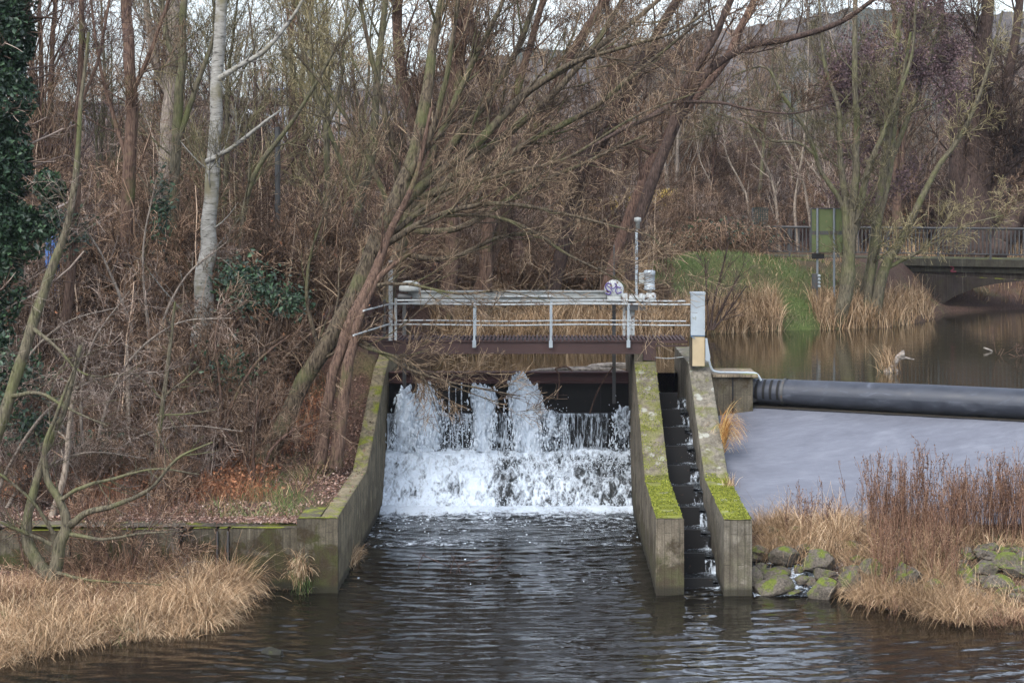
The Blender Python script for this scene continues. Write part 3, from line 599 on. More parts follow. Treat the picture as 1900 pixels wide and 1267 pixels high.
def rail(y0, pxs, zt=5.79, zm=5.22, x0=-4.25, x1=3.98):
    for z, r in ((zt, .026), (zm, .022)):
        n = 26; xx = np.linspace(x0, x1, n); MB().tube([(x, y0 + .004 * math.sin(3 * x), z + .012 * math.sin(x * 1.3)) for x in xx], r, 8).build('handrail' if z == zt else 'lower_rail', WHITE, fb)
    for px in pxs:
        x = (px - CX) * y0 / F; mb = MB(); mb.box((x - .03, y0 - .02, 4.78), (x + .03, y0 + .02, zt - .01)).box((x - .05, y0 - .05, 4.6), (x + .05, y0 - .022, 4.8)); mb.build('railing_post', GALV, fb)
rail(48.97, (880, 1022, 1166)); rail(50.6, (882, 1023), 5.79, 5.22)
for x, w_, y, zt, m in ((-4.33, .17, 48.95, 6.98, WHITE), (-4.5, .1, 49.2, 5.9, DGREY), (-4.17, .1, 48.96, 5.95, WHITE)):
    MB().box((x, y, 4.79), (x + w_ * .62, y + .1, zt)).build('end_post', m, fb)
for z0, z1, y1, x1 in ((5.8, 5.8, 46.0, -4.72), (5.25, 5.25, 44.9, -4.86)):
    MB().tube(spline([(-4.3, 48.97, z0), (x1, y1, z1)], 8), .024, 8).build('side_rail', WHITE, fb)
mb = MB(); mb.box((2.2, 51.0, 4.3), (2.28, 51.1, 5.9)).box((2.32, 50.95, 4.3), (2.54, 51.1, 5.82)).box((2.4, 50.9, 4.3), (2.43, 50.95, 5.82)); mb.build('support_column', WHITE, fb)
MB().tube(spline([at(1215, 663, 49), at(1240, 665, 49), at(1268, 662, 49)], 6), .012, 6).build('wire_handle', WHITE, fb)

# ---------------------------------------------------------------- gate drive on the footbridge
gd = empty('gate_drive', (1, 50.9, 4.8), 'weathered pale grey gate hoist with a long shaft housing, motors and a sprayed disc', 'machine')
Yg = 50.95; zx = lambda px, py: at(px, py, Yg)
a = zx(757, 541); b = zx(1140, 560); mb = MB(); L_ = (a[0], b[0])
mb.box((a[0], Yg, a[2] - .015), (b[0], Yg + .26, a[2] + .02)).box((a[0], Yg + .06, b[2]), (b[0], Yg + .12, a[2] - .016)).box((a[0], Yg, b[2] - .02), (b[0], Yg + .26, b[2] - .001)).box((a[0], Yg + .01, b[2] + .11), (b[0], Yg + .055, b[2] + .145))
mb.build('shaft_housing', GREYP, gd)
mb = MB(); c = zx(948, 550); mb.tube([(c[0] - .3, Yg - .02, c[2]), (c[0] + 1.2, Yg - .02, c[2])], .03, 8); mb.build('drive_shaft', WHITE, gd)
c = zx(757, 528); mb = MB(); mb.lathe((c[0] + .05, Yg + .1, c[2] - .2), [(0, 0), (.3, 0), (.32, .05), (.31, .14), (.26, .24), (.13, .3), (0, .31)], 'z', 24); mb.build('gear_cover', GREYP, gd)
c = zx(738, 551); mb = MB(); mb.lathe((c[0], Yg - .02, c[2]), [(0, 0), (.07, 0), (.095, .03), (.095, .38), (.07, .42), (0, .42)], 'x', 18); mb.build('small_motor', DGREY, gd)
c = zx(1139, 537); disc = MB(); disc.lathe((c[0], Yg - .16, c[2]), [(0, .0), (.255, 0), (.28, .03), (.28, .12), (.25, .15), (0, .15)], 'y', 36); do = disc.build('disc', WHITE, gd)
def scribble(pts, r=.017):
    P = spline([(zx(x, y)[0], Yg - .172, zx(x, y)[2]) for x, y in pts], 26); MB().tube([(p[0], p[1], p[2]) for p in P], r, 6).build('graffiti', PURPLE, do, loc=gd.location)
scribble([(1134, 527), (1127, 525), (1123, 532), (1128, 539), (1133, 541), (1130, 546), (1123, 543)]); scribble([(1133, 531), (1137, 535), (1143, 529), (1140, 525)], .013)
scribble([(1151, 534), (1145, 532), (1142, 538), (1145, 544), (1153, 541)], .015); scribble([(1126, 529), (1131, 533), (1136, 540)], .013)
c = zx(1139, 556); mb = MB(); mb.lathe((c[0] - .2, Yg - .1, c[2]), [(0, 0), (.1, 0), (.13, .05), (.13, .32), (.1, .4), (0, .4)], 'x', 20); mb.build('bevel_gear_case', GREYP, gd)
c = zx(1153, 552); mb = MB(); mb.box((c[0], Yg - .2, c[2] - .14), (c[0] + .17, Yg + .12, c[2] + .12)); mb.build('terminal_box', WHITE, gd)
c = zx(1166, 553); mb = MB(); mb.lathe((c[0], Yg - .08, c[2]), [(0, 0), (.09, 0), (.12, .02), (.12, .2), (.09, .22), (.09, .3), (.14, .32), (.14, .42), (.1, .5), (0, .5)], 'x', 22); mb.build('coupling', WHITE, gd)
c = zx(1207, 553); mb = MB(); mb.lathe((c[0] - .13, Yg - .08, c[2] + .02), [(0, 0), (.13, 0), (.14, .03), (.14, .22), (.1, .28), (0, .28)], 'x', 22).box((c[0] - .2, Yg - .16, c[2] - .12), (c[0] + .02, Yg + .1, c[2] - .05)); mb.build('gearbox', WHITE, gd)
c = zx(1205, 541); mb = MB(); mb.lathe((c[0] + .0, Yg - .02, c[2] - .02), [(.06, -.06), (.06, .04), (.15, .06), (.165, .09), (.165, .13), (.15, .14), (.15, .48), (.165, .49), (.165, .6), (.14, .63), (0, .63)], 'z', 26); mb.build('upright_motor', GALV, gd)
c = zx(1186, 520); mb = MB(); mb.box((c[0] - .01, Yg - .05, c[2] - .1), (c[0] + .14, Yg, c[2] + .22)); mb.build('motor_bracket', GREYP, gd)
a = zx(1160, 563); b = zx(1197, 575); mb = MB(); mb.box((a[0], Yg - .22, b[2]), (b[0], Yg + .2, a[2])); mb.build('base_plate', DGREY, gd)
mb = MB(); P = [zx(1203, 562), zx(1204, 571), zx(1199, 576), zx(1190, 574)]; mb.tube(spline(P, 12), .01, 6).tube(spline([zx(1110, 560), zx(1118, 572), zx(1150, 574), zx(1158, 566)], 14), .008, 6); mb.build('cable', DGREY, gd)
c = zx(1181, 560); mb = MB(); mb.tube([(c[0], Yg, c[2]), (c[0], Yg, zx(0, 427)[2])], .042, 14); mb.build('spindle_pipe', GALV, gd)
c = zx(1185, 425); mb = MB(); mb.lathe((c[0] - .03, Yg, c[2]), [(0, 0), (.06, 0), (.06, .2), (.1, .22), (.1, .32), (0, .34)], 'z', 14); mb.build('pipe_cap', GREYP, gd)
for px, zt, zb in ((1141, 7.35, 2.75), (747, 6.5, 3.2)):
    c = zx(px, 560); mb = MB(); mb.box((c[0] - .05, Yg + .62, zb), (c[0] + .05, Yg + .7, 5.72)); 
    if px > 1000: mb.box((c[0] - .02, Yg + .64, 5.721), (c[0] + .02, Yg + .68, zt))
    for z in np.arange(3.5, 5.6, .09): mb.box((c[0] - .058, Yg + .64, z), (c[0] - .0505, Yg + .68, z + .04))
    mb.build('gate_rack', DGREY, gd)

# ---------------------------------------------------------------- post, conduit, abutment, rubber dam, weir
po = empty('metal_clad_post', (4.13, 48.5, 4.17), 'tall square post, galvanised sheet above and tan board below, on the right wall', 'post')
a = at(1283, 622, 48.3); b = at(1307, 546, 48.3); mb = MB(); mb.box((a[0], 48.3, a[2]), (b[0], 48.72, b[2])); 
mb.box((a[0] - .02, 48.28, b[2] + .002), (b[0] + .03, 48.74, b[2] + .05)).box((a[0] - .012, 48.288, a[2]), (a[0] + .03, 48.298, b[2])).box((b[0] - .03, 48.288, a[2]), (b[0] + .012, 48.298, b[2])); mb.build('metal_cladding', GALV, po)
MB().box((a[0] + .03, 48.34, 4.15), (b[0] + .01, 48.7, a[2] - .03)).build('post_board', TAN, po)
MB().box((a[0] - .03, 48.36, 4.15), (a[0] + .027, 48.66, a[2] - .03)).build('side_board', CONF, po)
MB().tube([(a[0] - .02, 48.33, a[2] - .01), (b[0] + .01, 48.33, a[2] - .02)], .02, 6).tube([(a[0] - .01, 48.3, a[2] - .03), (a[0] + .1, 48.28, a[2] - .09)], .012, 6).build('blue_strap', paint('blue_rag', (.12, .2, .3), .1, .8), po)
cn_ = empty('conduit', (4.55, 48.3, 4.2), 'bent grey steel conduit running from the post down to the rubber dam', 'pipe')
MB().tube(spline([at(1311, 628, 48.3), at(1313, 655, 48.3), at(1320, 683, 48.3), at(1331, 690, 48.3), at(1360, 691, 48.4), at(1395, 692, 48.5), at(1405, 695, 48.5), at(1412, 706, 48.5)], 60), .032, 10).build('pipe', GALV, cn_)
q = [at(1309, 628, 48.25), at(1312, 628, 48.25), at(1318, 662, 48.25), at(1317, 672, 48.25), at(1309, 668, 48.25)]
bmx = MB(); v = np.array(q + [p + np.array([0, .12, 0]) for p in q]); bmx.raw(v, [[0, 1, 2, 3], [0, 3, 4, 4][:3] + [4], [5, 6, 7, 8]][:1] + [[0, 3, 4, 0]][:0] + [[i, (i + 1) % 5, (i + 1) % 5 + 5, i + 5] for i in range(5)], smooth=False); bmx.raw(v, [[0, 3, 4]], smooth=False); bmx.build('cable_cover', GALV, cn_)
CAPC = concrete('stained_cap', (.24, .19, .13), .1)
ab = empty('weir_abutment', (5.1, 48.6, 3), 'small mossy concrete abutment block where the rubber dam meets the wall', 'wall')
MB().box((4.53, 48.3, 1.6), (5.62, 49.9, 3.86)).build('abutment', CONF, ab); MB().box((4.53, 48.2, 3.863), (5.75, 50.0, 3.93)).build('cap_slab', CAPC, ab)
MB().box((5.05, 48.27, 1.8), (5.09, 48.3, 3.85)).build('joint', BLACK, ab)
def rubber():
    m, nt, b = newmat('black_rubber', .5, .35); n = noise(nt, coords(nt, (.6, .6, 1.4)), 2.4, 5, .65, 1.5); n2 = noise(nt, coords(nt), 9, 4)
    c = ramp_out(nt, n, [(.35, (.02, .023, .03)), (.58, (.034, .038, .048)), (.75, (.085, .092, .11))]); nt.links.new(c, b.inputs['Base Color'])
    nt.links.new(rng_(nt, n, .35, .7, .4, .75), b.inputs['Roughness']); bump(nt, b, n2, .15, .01); return m
RUB = rubber(); rd = empty('rubber_dam', (5.5, 48.9, 3), 'long black inflated rubber dam lying across the top of the weir', 'dam')
D0 = np.array([5.55, 49.0, 0]); D1 = np.array([30., 37.6, 0]); dd = (D1 - D0) / np.linalg.norm(D1 - D0); nn_ = np.array([-dd[1], dd[0], 0]) * -1   # nn_: towards camera-left
if nn_[1] > 0: nn_ = -nn_
S_, TH = np.meshgrid(np.concatenate([np.linspace(0, .35, 12), np.linspace(.4, 27, 200)]), np.linspace(0, 2 * np.pi, 41), indexing='ij')
rad = .345 + .05 * sstep(S_ / 6) - .05 * np.exp(-S_ / .12) + .008 * fbm(v3(S_ * 1.2, np.cos(TH), np.sin(TH)), 3, 3); cz = 3.42 - .01 * S_ * .2
fold = -.012 * (np.abs((S_ % .22) - .11) < .018) * (S_ < .95)
V = D0 + S_[..., None] * dd + (np.cos(TH) * (rad + fold) * 1.12)[..., None] * nn_ + ((np.sin(TH)) * (rad + fold))[..., None] * np.array([0, 0, 1.]) + np.array([0, 0, 1.]) * cz[..., None] if hasattr(cz, 'shape') else 0
MB().grid(V).build('rubber_tube', RUB, rd)
for s in (1.05, ):
    S2, T2 = np.meshgrid(np.linspace(s, s + .08, 3), np.linspace(0, 2 * np.pi, 41), indexing='ij'); r2 = .372
    V = D0 + S2[..., None] * dd + (np.cos(T2) * r2 * 1.12)[..., None] * nn_ + (np.sin(T2) * r2)[..., None] * np.array([0, 0, 1.]) + np.array([0, 0, 3.42]); MB().grid(V).build('clamp_band', DGREY, rd)
for s in np.arange(.14, .95, .2):
    S2, T2 = np.meshgrid(np.linspace(s, s + .07, 3), np.linspace(-.5, 1.15, 14), indexing='ij'); r2 = .366
    V = D0 + S2[..., None] * dd + (np.cos(T2) * r2 * 1.12)[..., None] * nn_ + (np.sin(T2) * r2)[..., None] * np.array([0, 0, 1.]) + np.array([0, 0, 3.42]); MB().grid(V).build('rubber_fold', BLACK, rd)
V = D0 - .16 * dd; MB().lathe((5.62, 48.62, 3.42), [(0, -.05), (.28, -.05), (.3, 0), (.3, .05)], 'y', 20).build('end_clamp', DGREY, rd)
WETC = paint('wet_concrete', (.06, .052, .04), .3, .4)
we = empty('weir', (8, 46, 1.5), 'broad sloping concrete weir below the rubber dam with a thin sheet of water', 'weir')
mb = MB(); P0 = D0 + nn_ * 1.0; sill = []
A, B = np.meshgrid(np.linspace(-2.5, 27, 60), np.linspace(0, 1, 6), indexing='ij'); V = D0 + A[..., None] * dd + (-.3 + .72 * B)[..., None] * nn_ + np.array([0, 0, 3.03]); V[..., 0] = np.maximum(V[..., 0], 4.53); mb.grid(V[:, ::-1])
mb.build('sill', WETC, we)
mb = MB(); A, B = np.meshgrid(np.linspace(-2.5, 27, 60), np.linspace(0, 1, 3), indexing='ij'); V = D0 + A[..., None] * dd + .42 * nn_ + np.array([0, 0, 1.]) * (3.029 - .07 * B)[..., None]; V[..., 0] = np.maximum(V[..., 0], 4.53); mb.grid(V[:, ::-1]); mb.build('sill_shadow_band', BLACK, we)  # black band along the sill stands in for the shadow line beneath the dam
def sheet_mat():
    m, nt, b = newmat('thin_water_sheet', .09, .6); b.inputs['IOR'].default_value = 1.36; v = coords(nt, (.5, .9, .9)); n = noise(nt, v, 1.3, 5, .6, .5); n2 = noise(nt, coords(nt, (.8, 3.2, 3.2)), 2.2, 5, .65, .4); n3 = noise(nt, coords(nt, (1, 3, 3)), 8, 3, .6)
    c = ramp_out(nt, mth(nt, 'ADD', mth(nt, 'MULTIPLY', n, .6), mth(nt, 'MULTIPLY', n2, .4)), [(.3, (.08, .082, .096)), (.52, (.108, .112, .13)), (.72, (.145, .15, .17))]); nt.links.new(c, b.inputs['Base Color'])
    bump(nt, b, mth(nt, 'ADD', mth(nt, 'MULTIPLY', n3, .5), n2), .5, .02); return m
A, B = np.meshgrid(np.linspace(0, 1, 160), np.linspace(0, 1, 60), indexing='ij'); top = D0 + (A * 29.5 - 2.5)[..., None] * dd + .425 * nn_; top[..., 0] = np.maximum(top[..., 0], 4.53)
bot = top.copy(); bot[..., 1] = np.minimum(42.75, top[..., 1] - 2.5); V = top * (1 - B[..., None]) + bot * B[..., None]; V[..., 2] = 2.99 - 2.11 * B ** 1.08 + .012 * fbm(v3(V[..., 0] * 3, V[..., 1] * 3, 0), 3, 2)
mb = MB(); mb.grid(V[:, ::-1] if True else V); mb.build('water_sheet', sheet_mat(), we)
mb = MB(); Vb = V.copy(); Vb = Vb[:, -1]; mb.grid(np.stack([Vb - np.array([0, 0, .01]), Vb + np.array([0, 0, -1.6])], 1)[:, ::-1]); mb.grid(np.stack([V[:, 0] + np.array([0, .0, 0]), V[:, 0] + np.array([0, .05, -.5])], 1)); mb.build('weir_face', BLACK, we)

# ---------------------------------------------------------------- road bridge, railing, sign
def ybr(x): return np.interp(x, [9.4, 21.5, 32, 60], [84.5, 78.5, 74, 62])
rb = empty('road_bridge', (16, 80, 3.6), 'low mossy concrete road bridge with an arched opening over the water at right', 'bridge')
mb = MB(); xs_ = np.linspace(9.6, 45, 70)
for (z0, z1, o0, o1) in ((5.62, 5.95, -.1, 3.2), (5.35, 5.62, .15, 3.0)):
    yf = ybr(xs_); sec = [(yf + o0, z0), (yf + o0, z1), (yf + o1, z1), (yf + o1, z0)]
    V = np.stack([np.stack([xs_, s[0], 0 * xs_ + s[1]], 1) for s in sec + sec[:1]], 1); mb.grid(V[:, ::-1], smooth=False)
mb.build('deck', concrete('bridge_concrete', (.05, .046, .034), .3), rb)
arch = [(1535, 498), (1990, 506), (1990, 524), (1900, 521), (1850, 526), (1810, 534), (1775, 548), (1745, 566), (1722, 590), (1712, 622), (1535, 622)]
pts = [];
for px, py in arch:
    Yv = 80.
    for _ in range(6): Yv = float(ybr((px - CX) * Yv / F)) + .2
    pts.append(at(px, py, Yv))
pts = np.array(pts); n = len(pts); mb = MB(); back = pts + np.array([-.7, 2.8, 0])
mb.raw(np.concatenate([pts, back]), [[i, (i + 1) % n, (i + 1) % n + n, i + n] for i in range(n)], smooth=False)
tris = [[0, 1, 2], [0, 2, 3], [0, 3, 4], [0, 4, 5], [0, 5, 6], [0, 6, 7], [0, 7, 8], [0, 8, 9], [0, 9, 10]]
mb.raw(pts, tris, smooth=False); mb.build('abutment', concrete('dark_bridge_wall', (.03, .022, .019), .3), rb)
for (px, py, w_, h_) in ((1600, 516, 8, 14), (1608, 520, 10, 12), (1768, 500, 12, 7)):
    c = at(px, py, float(ybr((px - CX) * 81 / F)) + .1); 
    MB().tube(spline([c + np.array([-.12, 0, .15]), c + np.array([.05, 0, .05]), c + np.array([-.1, 0, -.1]), c + np.array([.15, 0, -.1])], 12), .035, 6).build('spray_paint', paint('red_spray', (.16, .03, .045), .3, .8), rb)
rl = empty('bridge_railing', (16, 80, 5.95), 'dark green steel bar railing along the road bridge', 'railing')
P = np.array([(x, float(ybr(x)) + .1, 7.32) for x in np.linspace(9.3, 45, 50)]); MB().tube(P, .06, 6).build('top_rail', DGREY, rl); MB().tube(P - np.array([0, 0, 1.15]), .03, 6).build('bottom_rail', DGREY, rl)
mb = MB(); k = 0
for x in np.arange(9.3, 34, .16):
    y = float(ybr(x)) + .1; r = .024; mb.box((x - r, y - r, 6.17), (x + r, y + r, 7.32))
mb.build('bars', DGREY, rl)
for x in np.arange(9.35, 34, 2.1): y = float(ybr(x)) + .1; MB().box((x - .04, y - .04, 5.9), (x + .04, y + .04, 7.32)).build('post', DGREY, rl)
POSTG = paint('dull_grey_post', (.17, .19, .2), .1)
sg = empty('road_sign', (11, 71.5, 4.4), 'back of a tall algae covered road sign on two grey posts beside the bridge', 'road sign')
Ys = 71.5; a = at(1506, 468, Ys); b = at(1564, 388, Ys); m_ = at(0, 430, Ys)[2]
MB().box((a[0], Ys, m_ + .03), (b[0], Ys + .03, b[2])).build('upper_board', BOARD, sg); MB().box((a[0], Ys, a[2]), (b[0], Ys + .03, m_ - .03)).build('lower_board', BOARD, sg)
mb = MB(); mb.box((a[0] - .03, Ys - .02, m_ - .12), (b[0] + .03, Ys - .003, m_ + .03)).box((a[0] - .04, Ys - .03, a[2]), (a[0], Ys + .05, b[2])).box((a[0] - .04, Ys - .03, b[2] + .001), (b[0] + .04, Ys + .05, b[2] + .04)); mb.build('cross_frame', DGREY, sg)
MB().box((b[0], Ys - .03, a[2]), (b[0] + .05, Ys + .05, b[2])).build('edge_frame', GALV, sg)
for px, zb in ((1516, 4.2), (1547, 4.1)): c = at(px, 500, Ys); MB().tube([(c[0], Ys - .08, zb), (c[0], Ys - .08, b[2] + .03)], .045, 10).build('post', POSTG, sg)
a = at(1505, 470, Ys); MB().box((a[0], Ys - .2, a[2] - .22), (a[0] + .5, Ys - .13, a[2] + .0)).build('small_plate', BLACK, sg)
gb = empty('gauge_box', (10.9, 71.2, 4.9), 'dark box with small white round fittings strapped to the left sign post', 'meter box')
a = at(1507, 508, 71.2); MB().box((a[0], 71.15, a[2] - .6), (a[0] + .2, 71.35, a[2])).build('box', DGREY, gb)
for i in range(4): MB().lathe((a[0] + .27, 71.1, a[2] - .08 - .14 * i), [(0, 0), (.05, 0), (.06, .03), (.05, .1)], 'y', 10).build('fitting', GALV, gb)
ms = empty('mesh_screen', (9.8, 83.5, 6), 'small dark green wire mesh screen at the left end of the bridge railing', 'screen')
a = at(1397, 420, 83); b = at(1424, 386, 83); mb = MB()
for x in np.linspace(a[0], b[0], 9): mb.box((x, 83, a[2]), (x + .03, 83.03, b[2]))
for z in np.linspace(a[2], b[2], 11): mb.box((a[0], 82.97, z), (b[0], 82.995, z + .02))
mb.build('wire_mesh', paint('green_mesh', (.02, .045, .04), .1), ms); MB().box((a[0] - .06, 82.95, 5.6), (a[0], 83.02, b[2])).build('post', DGREY, ms)

# ---------------------------------------------------------------- far lamp, pole, building
st = empty('wooden_pole', at(515, 480, 56), 'slim dark utility pole standing in the thicket left of the big willow', 'pole')
c = at(515, 236, 56); MB().tube([(c[0], 56, 4), (c[0], 56, c[2])], .09, 10).build('pole', DGREY, st)
c = at(462, 213, 130); lm = empty('street_lamp', (c[0], 130, 5), 'tiny white street lamp head among the bare branches', 'street lamp')
MB().tube([(c[0], 130, 5), (c[0], 130, c[2])], .06, 6).build('pole', GREYP, lm); MB().lathe((c[0], 130, c[2]), [(0, -.05), (.4, 0), (.35, .2), (.12, .36), (0, .38)], 'z', 12).build('lamp_head', paint('lamp_white', (.75, .78, .8), 0), lm)
def building(label, px0, px1, py0, py1, Y, wallm, band, windows):
    a = at(px0, py1, Y); b = at(px1, py0, Y); o = empty('distant_building', (a[0], Y, 5), label, 'building')
    MB().box((a[0], Y, 3), (b[0], Y + 14, b[2])).build('wall', wallm, o); MB().box((a[0] - .3, Y - .3, b[2] + .003), (b[0] + .3, Y + 14.3, b[2] + .4)).build('roof', band, o)
    for i in range(windows):
        x = a[0] + (b[0] - a[0]) * (i + .5) / windows; MB().box((x - .9, Y - .12, b[2] - 3), (x + .9, Y - .01, b[2] - 1.2)).build('window', DGREY, o)
PALEW = paint('pale_cladding', (.27, .29, .32), .05, .8, rustcol=(.2, .2, .2))
building('long pale hall with a blue roof edge far behind the trees', 500, 640, 168, 210, 330, PALEW, BLUE, 7)
building('pale grey house glimpsed through the thicket left of the willow', 612, 662, 238, 268, 200, PALEW, GREYP, 3)
b = at(96, 462, 52); bx = empty('blue_container', (b[0], 52, 4), 'bright blue sheet metal bin glimpsed behind the ivy covered tree', 'container')
a = at(84, 480, 52); c = at(106, 442, 52); MB().box((a[0], 52, 4), (c[0], 53, c[2])).build('body', BLUE, bx)
mb = MB(); 
for x in np.linspace(a[0] + .05, c[0] - .08, 4): mb.box((x, 51.96, 4.1), (x + .04, 51.998, c[2] - .05))
mb.build('rib', BLUE, bx); MB().box((a[0] - .03, 51.95, c[2] + .002), (c[0] + .03, 53.05, c[2] + .06)).build('lid', BLUE, bx)

# ================================================================ vegetation
def tree_mesh(rng, stems, levels, twig, bark, root, rmin=.006, crown_name='crown', limb_mat=None, limb_from=0):
    """stems: list of (points Nx3, radii N). levels: list of dicts for grow(). trunk = stems, crown = everything grown on them"""
    mb = MB(); K = 16; P = []; Rr = []
    for pts, rad in stems:
        p = spline(pts, K); r = np.interp(np.linspace(0, 1, K), np.linspace(0, 1, len(rad)), rad)
        p = p + (rng.normal(size=(K, 3)) * r[:, None] * .12) * (np.arange(K) > 0)[:, None]; P.append(p); Rr.append(r)
    P = np.array(P); Rr = np.array(Rr)
    for p, r in zip(P, Rr):
        p2 = spline(p, 40); r2 = np.interp(np.linspace(0, 1, 40), np.linspace(0, 1, K), r); S = 10
        v, q, _ = tubes(p2[None], r2[None], S); nn = v.reshape(40, S, 3); c = p2[:, None]; nn = c + (nn - c) * (1 + .16 * fbm(nn * 3.1, 3, 3)[..., None]); mb.raw(nn.reshape(-1, 3), q)
    mb.build('trunk', BARK[bark], root)
    cur = (P, Rr); lim = MB(); cr = MB()
    for i, lv in enumerate(levels):
        lv = dict(lv); n = lv.pop('n'); L = lv.pop('L'); ang = lv.pop('ang'); S = lv.pop('S', 3); skip = lv.pop('also', False)
        nxt = grow(rng, cur[0], cur[1], n, L, ang, rmin=rmin, **lv)
        v, q, _ = tubes(nxt[0], nxt[1], S); t = np.repeat(rng.random(len(nxt[0])), nxt[0].shape[1] * S)
        (lim if i == 0 else cr).raw(v, q, 0, t)
        if skip and cur[0].shape[1] == nxt[0].shape[1]: nxt = (np.concatenate([cur[0], nxt[0]]), np.concatenate([cur[1], nxt[1]]))
        cur = nxt
    lim.build('branches', limb_mat or BARK[bark], root); cr.build(crown_name, TW[twig], root)
    return cur
def hero(name, label, stems, levels, twig, bark, seed, cat='tree', rmin=.0065, group=None, thick=1., **kw):
    """stems: lists of (px, py, Y, width px) measured on the photo"""
    rng = np.random.default_rng(seed); S = []
    for st in stems:
        st = np.array(st, float); S.append((np.stack([at(a[0], a[1], a[2]) for a in st]), np.array([a[3] * a[2] / F / 2 * thick for a in st])))
    b = S[0][0][0]; root = empty(name, b, label, cat, group); tips = tree_mesh(rng, S, levels, twig, bark, root, rmin, **kw); return root, tips
def LV(n, L, ang, **k): return dict(n=n, L=L, ang=ang, **k)
FINE = [LV(9, (1.2, 3.2), (30, 65), K=6, S=5, up=.10, wig=.1, ratio=.5), LV(6, (.7, 1.8), (25, 60), K=5, up=.06, wig=.13, ratio=.55), LV(5, (.35, 1.0), (25, 60), K=4, up=.03, wig=.15, ratio=.6)]
FINE2 = FINE + [LV(3, (.2, .6), (25, 60), K=3, up=.03, wig=.15, ratio=.6)]

# --- the big willow that leans over the channel
wil, _t = hero('leaning_willow', 'big leaning willow with furrowed mossy trunk whose limbs reach over the footbridge', [
    [(480, 860, 47.2, 62), (520, 800, 47.2, 54), (575, 690, 47.3, 50), (640, 580, 47.5, 52), (690, 480, 47.8, 60), (728, 400, 48, 62), (765, 300, 48.3, 50), (790, 180, 48.6, 34), (808, 60, 49, 26), (830, -60, 49.3, 20)],
    [(728, 400, 48, 36), (790, 340, 48.2, 30), (880, 270, 48.4, 26), (975, 175, 48.8, 24), (1090, 100, 49.2, 19), (1200, 20, 49.8, 14), (1290, -60, 50, 8)],
    [(745, 350, 48.1, 34), (800, 250, 47.8, 20), (830, 130, 47.5, 15), (850, 0, 47.3, 12), (860, -90, 47.2, 8)],
    [(975, 175, 48.8, 18), (1060, 120, 48, 15), (1150, 90, 47.6, 11), (1250, 60, 47.2, 9), (1330, 10, 47, 6)],
    [(695, 470, 47.7, 26), (740, 440, 47.2, 20), (800, 405, 46.8, 16), (880, 382, 46.5, 14), (960, 380, 46.2, 12), (1060, 400, 46, 9), (1140, 420, 45.8, 7), (1210, 440, 45.6, 4), (1245, 480, 45.6, 2)],
    [(800, 402, 46.8, 12), (900, 400, 46.6, 11), (980, 425, 46.4, 10), (1050, 470, 46.2, 8), (1120, 505, 46, 6), (1160, 530, 46, 4), (1200, 580, 46, 2)],
    [(700, 460, 47.7, 20), (770, 400, 47.6, 15), (850, 350, 47.6, 12), (950, 320, 47.4, 10), (1060, 290, 47.2, 8), (1180, 215, 47, 6), (1330, 160, 46.8, 3)],
    [(655, 555, 47.5, 16), (700, 530, 47, 12), (760, 528, 46.8, 9), (850, 545, 46.6, 7), (930, 540, 46.4, 5), (1020, 560, 46.2, 2)],
    [(645, 618, 47.0, 12), (700, 650, 46.6, 11), (760, 685, 46.2, 9), (830, 708, 46, 7), (900, 722, 45.8, 5), (965, 735, 45.7, 3)],
    [(650, 625, 47.0, 12), (680, 645, 46.6, 11), (740, 665, 46.4, 8), (800, 700, 46.3, 6), (870, 728, 46.2, 4), (940, 752, 46.2, 2)],
    [(590, 640, 47.3, 15), (570, 560, 47, 12), (575, 480, 46.8, 8), (600, 400, 46.6, 6), (640, 300, 46.5, 3)]],
    [LV(16, (1.0, 3.2), (20, 55), K=6, S=5, up=.10, ratio=.42, rmax=.05, side=(.5, 0, .1), dens=9), LV(7, (.7, 1.8), (20, 55), K=5, up=.03, ratio=.55, rmax=.016, grav=.04, dens=1.6), LV(5, (.3, .95), (20, 55), K=4, up=.02, ratio=.6, grav=.05), LV(1, (.2, .5), (20, 60), K=3)],
    'willow', 'willow', 11, rmin=.0062, thick=.64)
hero('willow', 'slender many limbed willow fanning right above the footbridge behind the big leaning one', [
    [(720, 560, 52, 26), (745, 450, 52, 24), (775, 360, 52, 22), (830, 280, 52.2, 18), (900, 190, 52.4, 15), (960, 90, 52.6, 12), (1010, -50, 52.8, 8)],
    [(760, 400, 52, 20), (850, 320, 52, 17), (940, 250, 52, 15), (1040, 160, 52, 12), (1120, 60, 52, 10), (1180, -50, 52, 7)],
    [(770, 370, 52, 16), (880, 330, 51.8, 14), (990, 260, 51.6, 12), (1100, 200, 51.4, 10), (1200, 120, 51.2, 7), (1300, 40, 51, 4)],
    [(780, 350, 52, 16), (830, 220, 52, 13), (880, 110, 52, 11), (930, 10, 52, 8), (960, -70, 52, 6)],
    [(750, 430, 52, 14), (860, 420, 51.6, 11), (980, 350, 51.4, 9), (1090, 300, 51.2, 7), (1200, 250, 51, 5)],
    [(740, 470, 52, 12), (830, 480, 51.6, 9), (930, 440, 51.4, 7), (1040, 430, 51.2, 4)],
    [(735, 480, 52, 16), (740, 350, 52, 13), (720, 230, 52, 11), (690, 110, 52, 9), (660, -40, 52, 6)],
    [(738, 440, 52, 12), (700, 330, 52, 10), (650, 230, 52, 8), (600, 160, 52, 6), (540, 90, 52, 3)]],
    [LV(12, (1.0, 3.2), (15, 50), K=6, S=4, up=.10, ratio=.42, rmax=.04, side=(.5, 0, .1), dens=9), LV(7, (.7, 1.8), (18, 50), K=5, up=.04, ratio=.55, rmax=.014, dens=1.8), LV(5, (.3, 1.), (20, 55), K=4, up=.03, ratio=.6), LV(2, (.2, .6), (20, 55), K=3)],
    'willow', 'willow', 14, rmin=.0062)

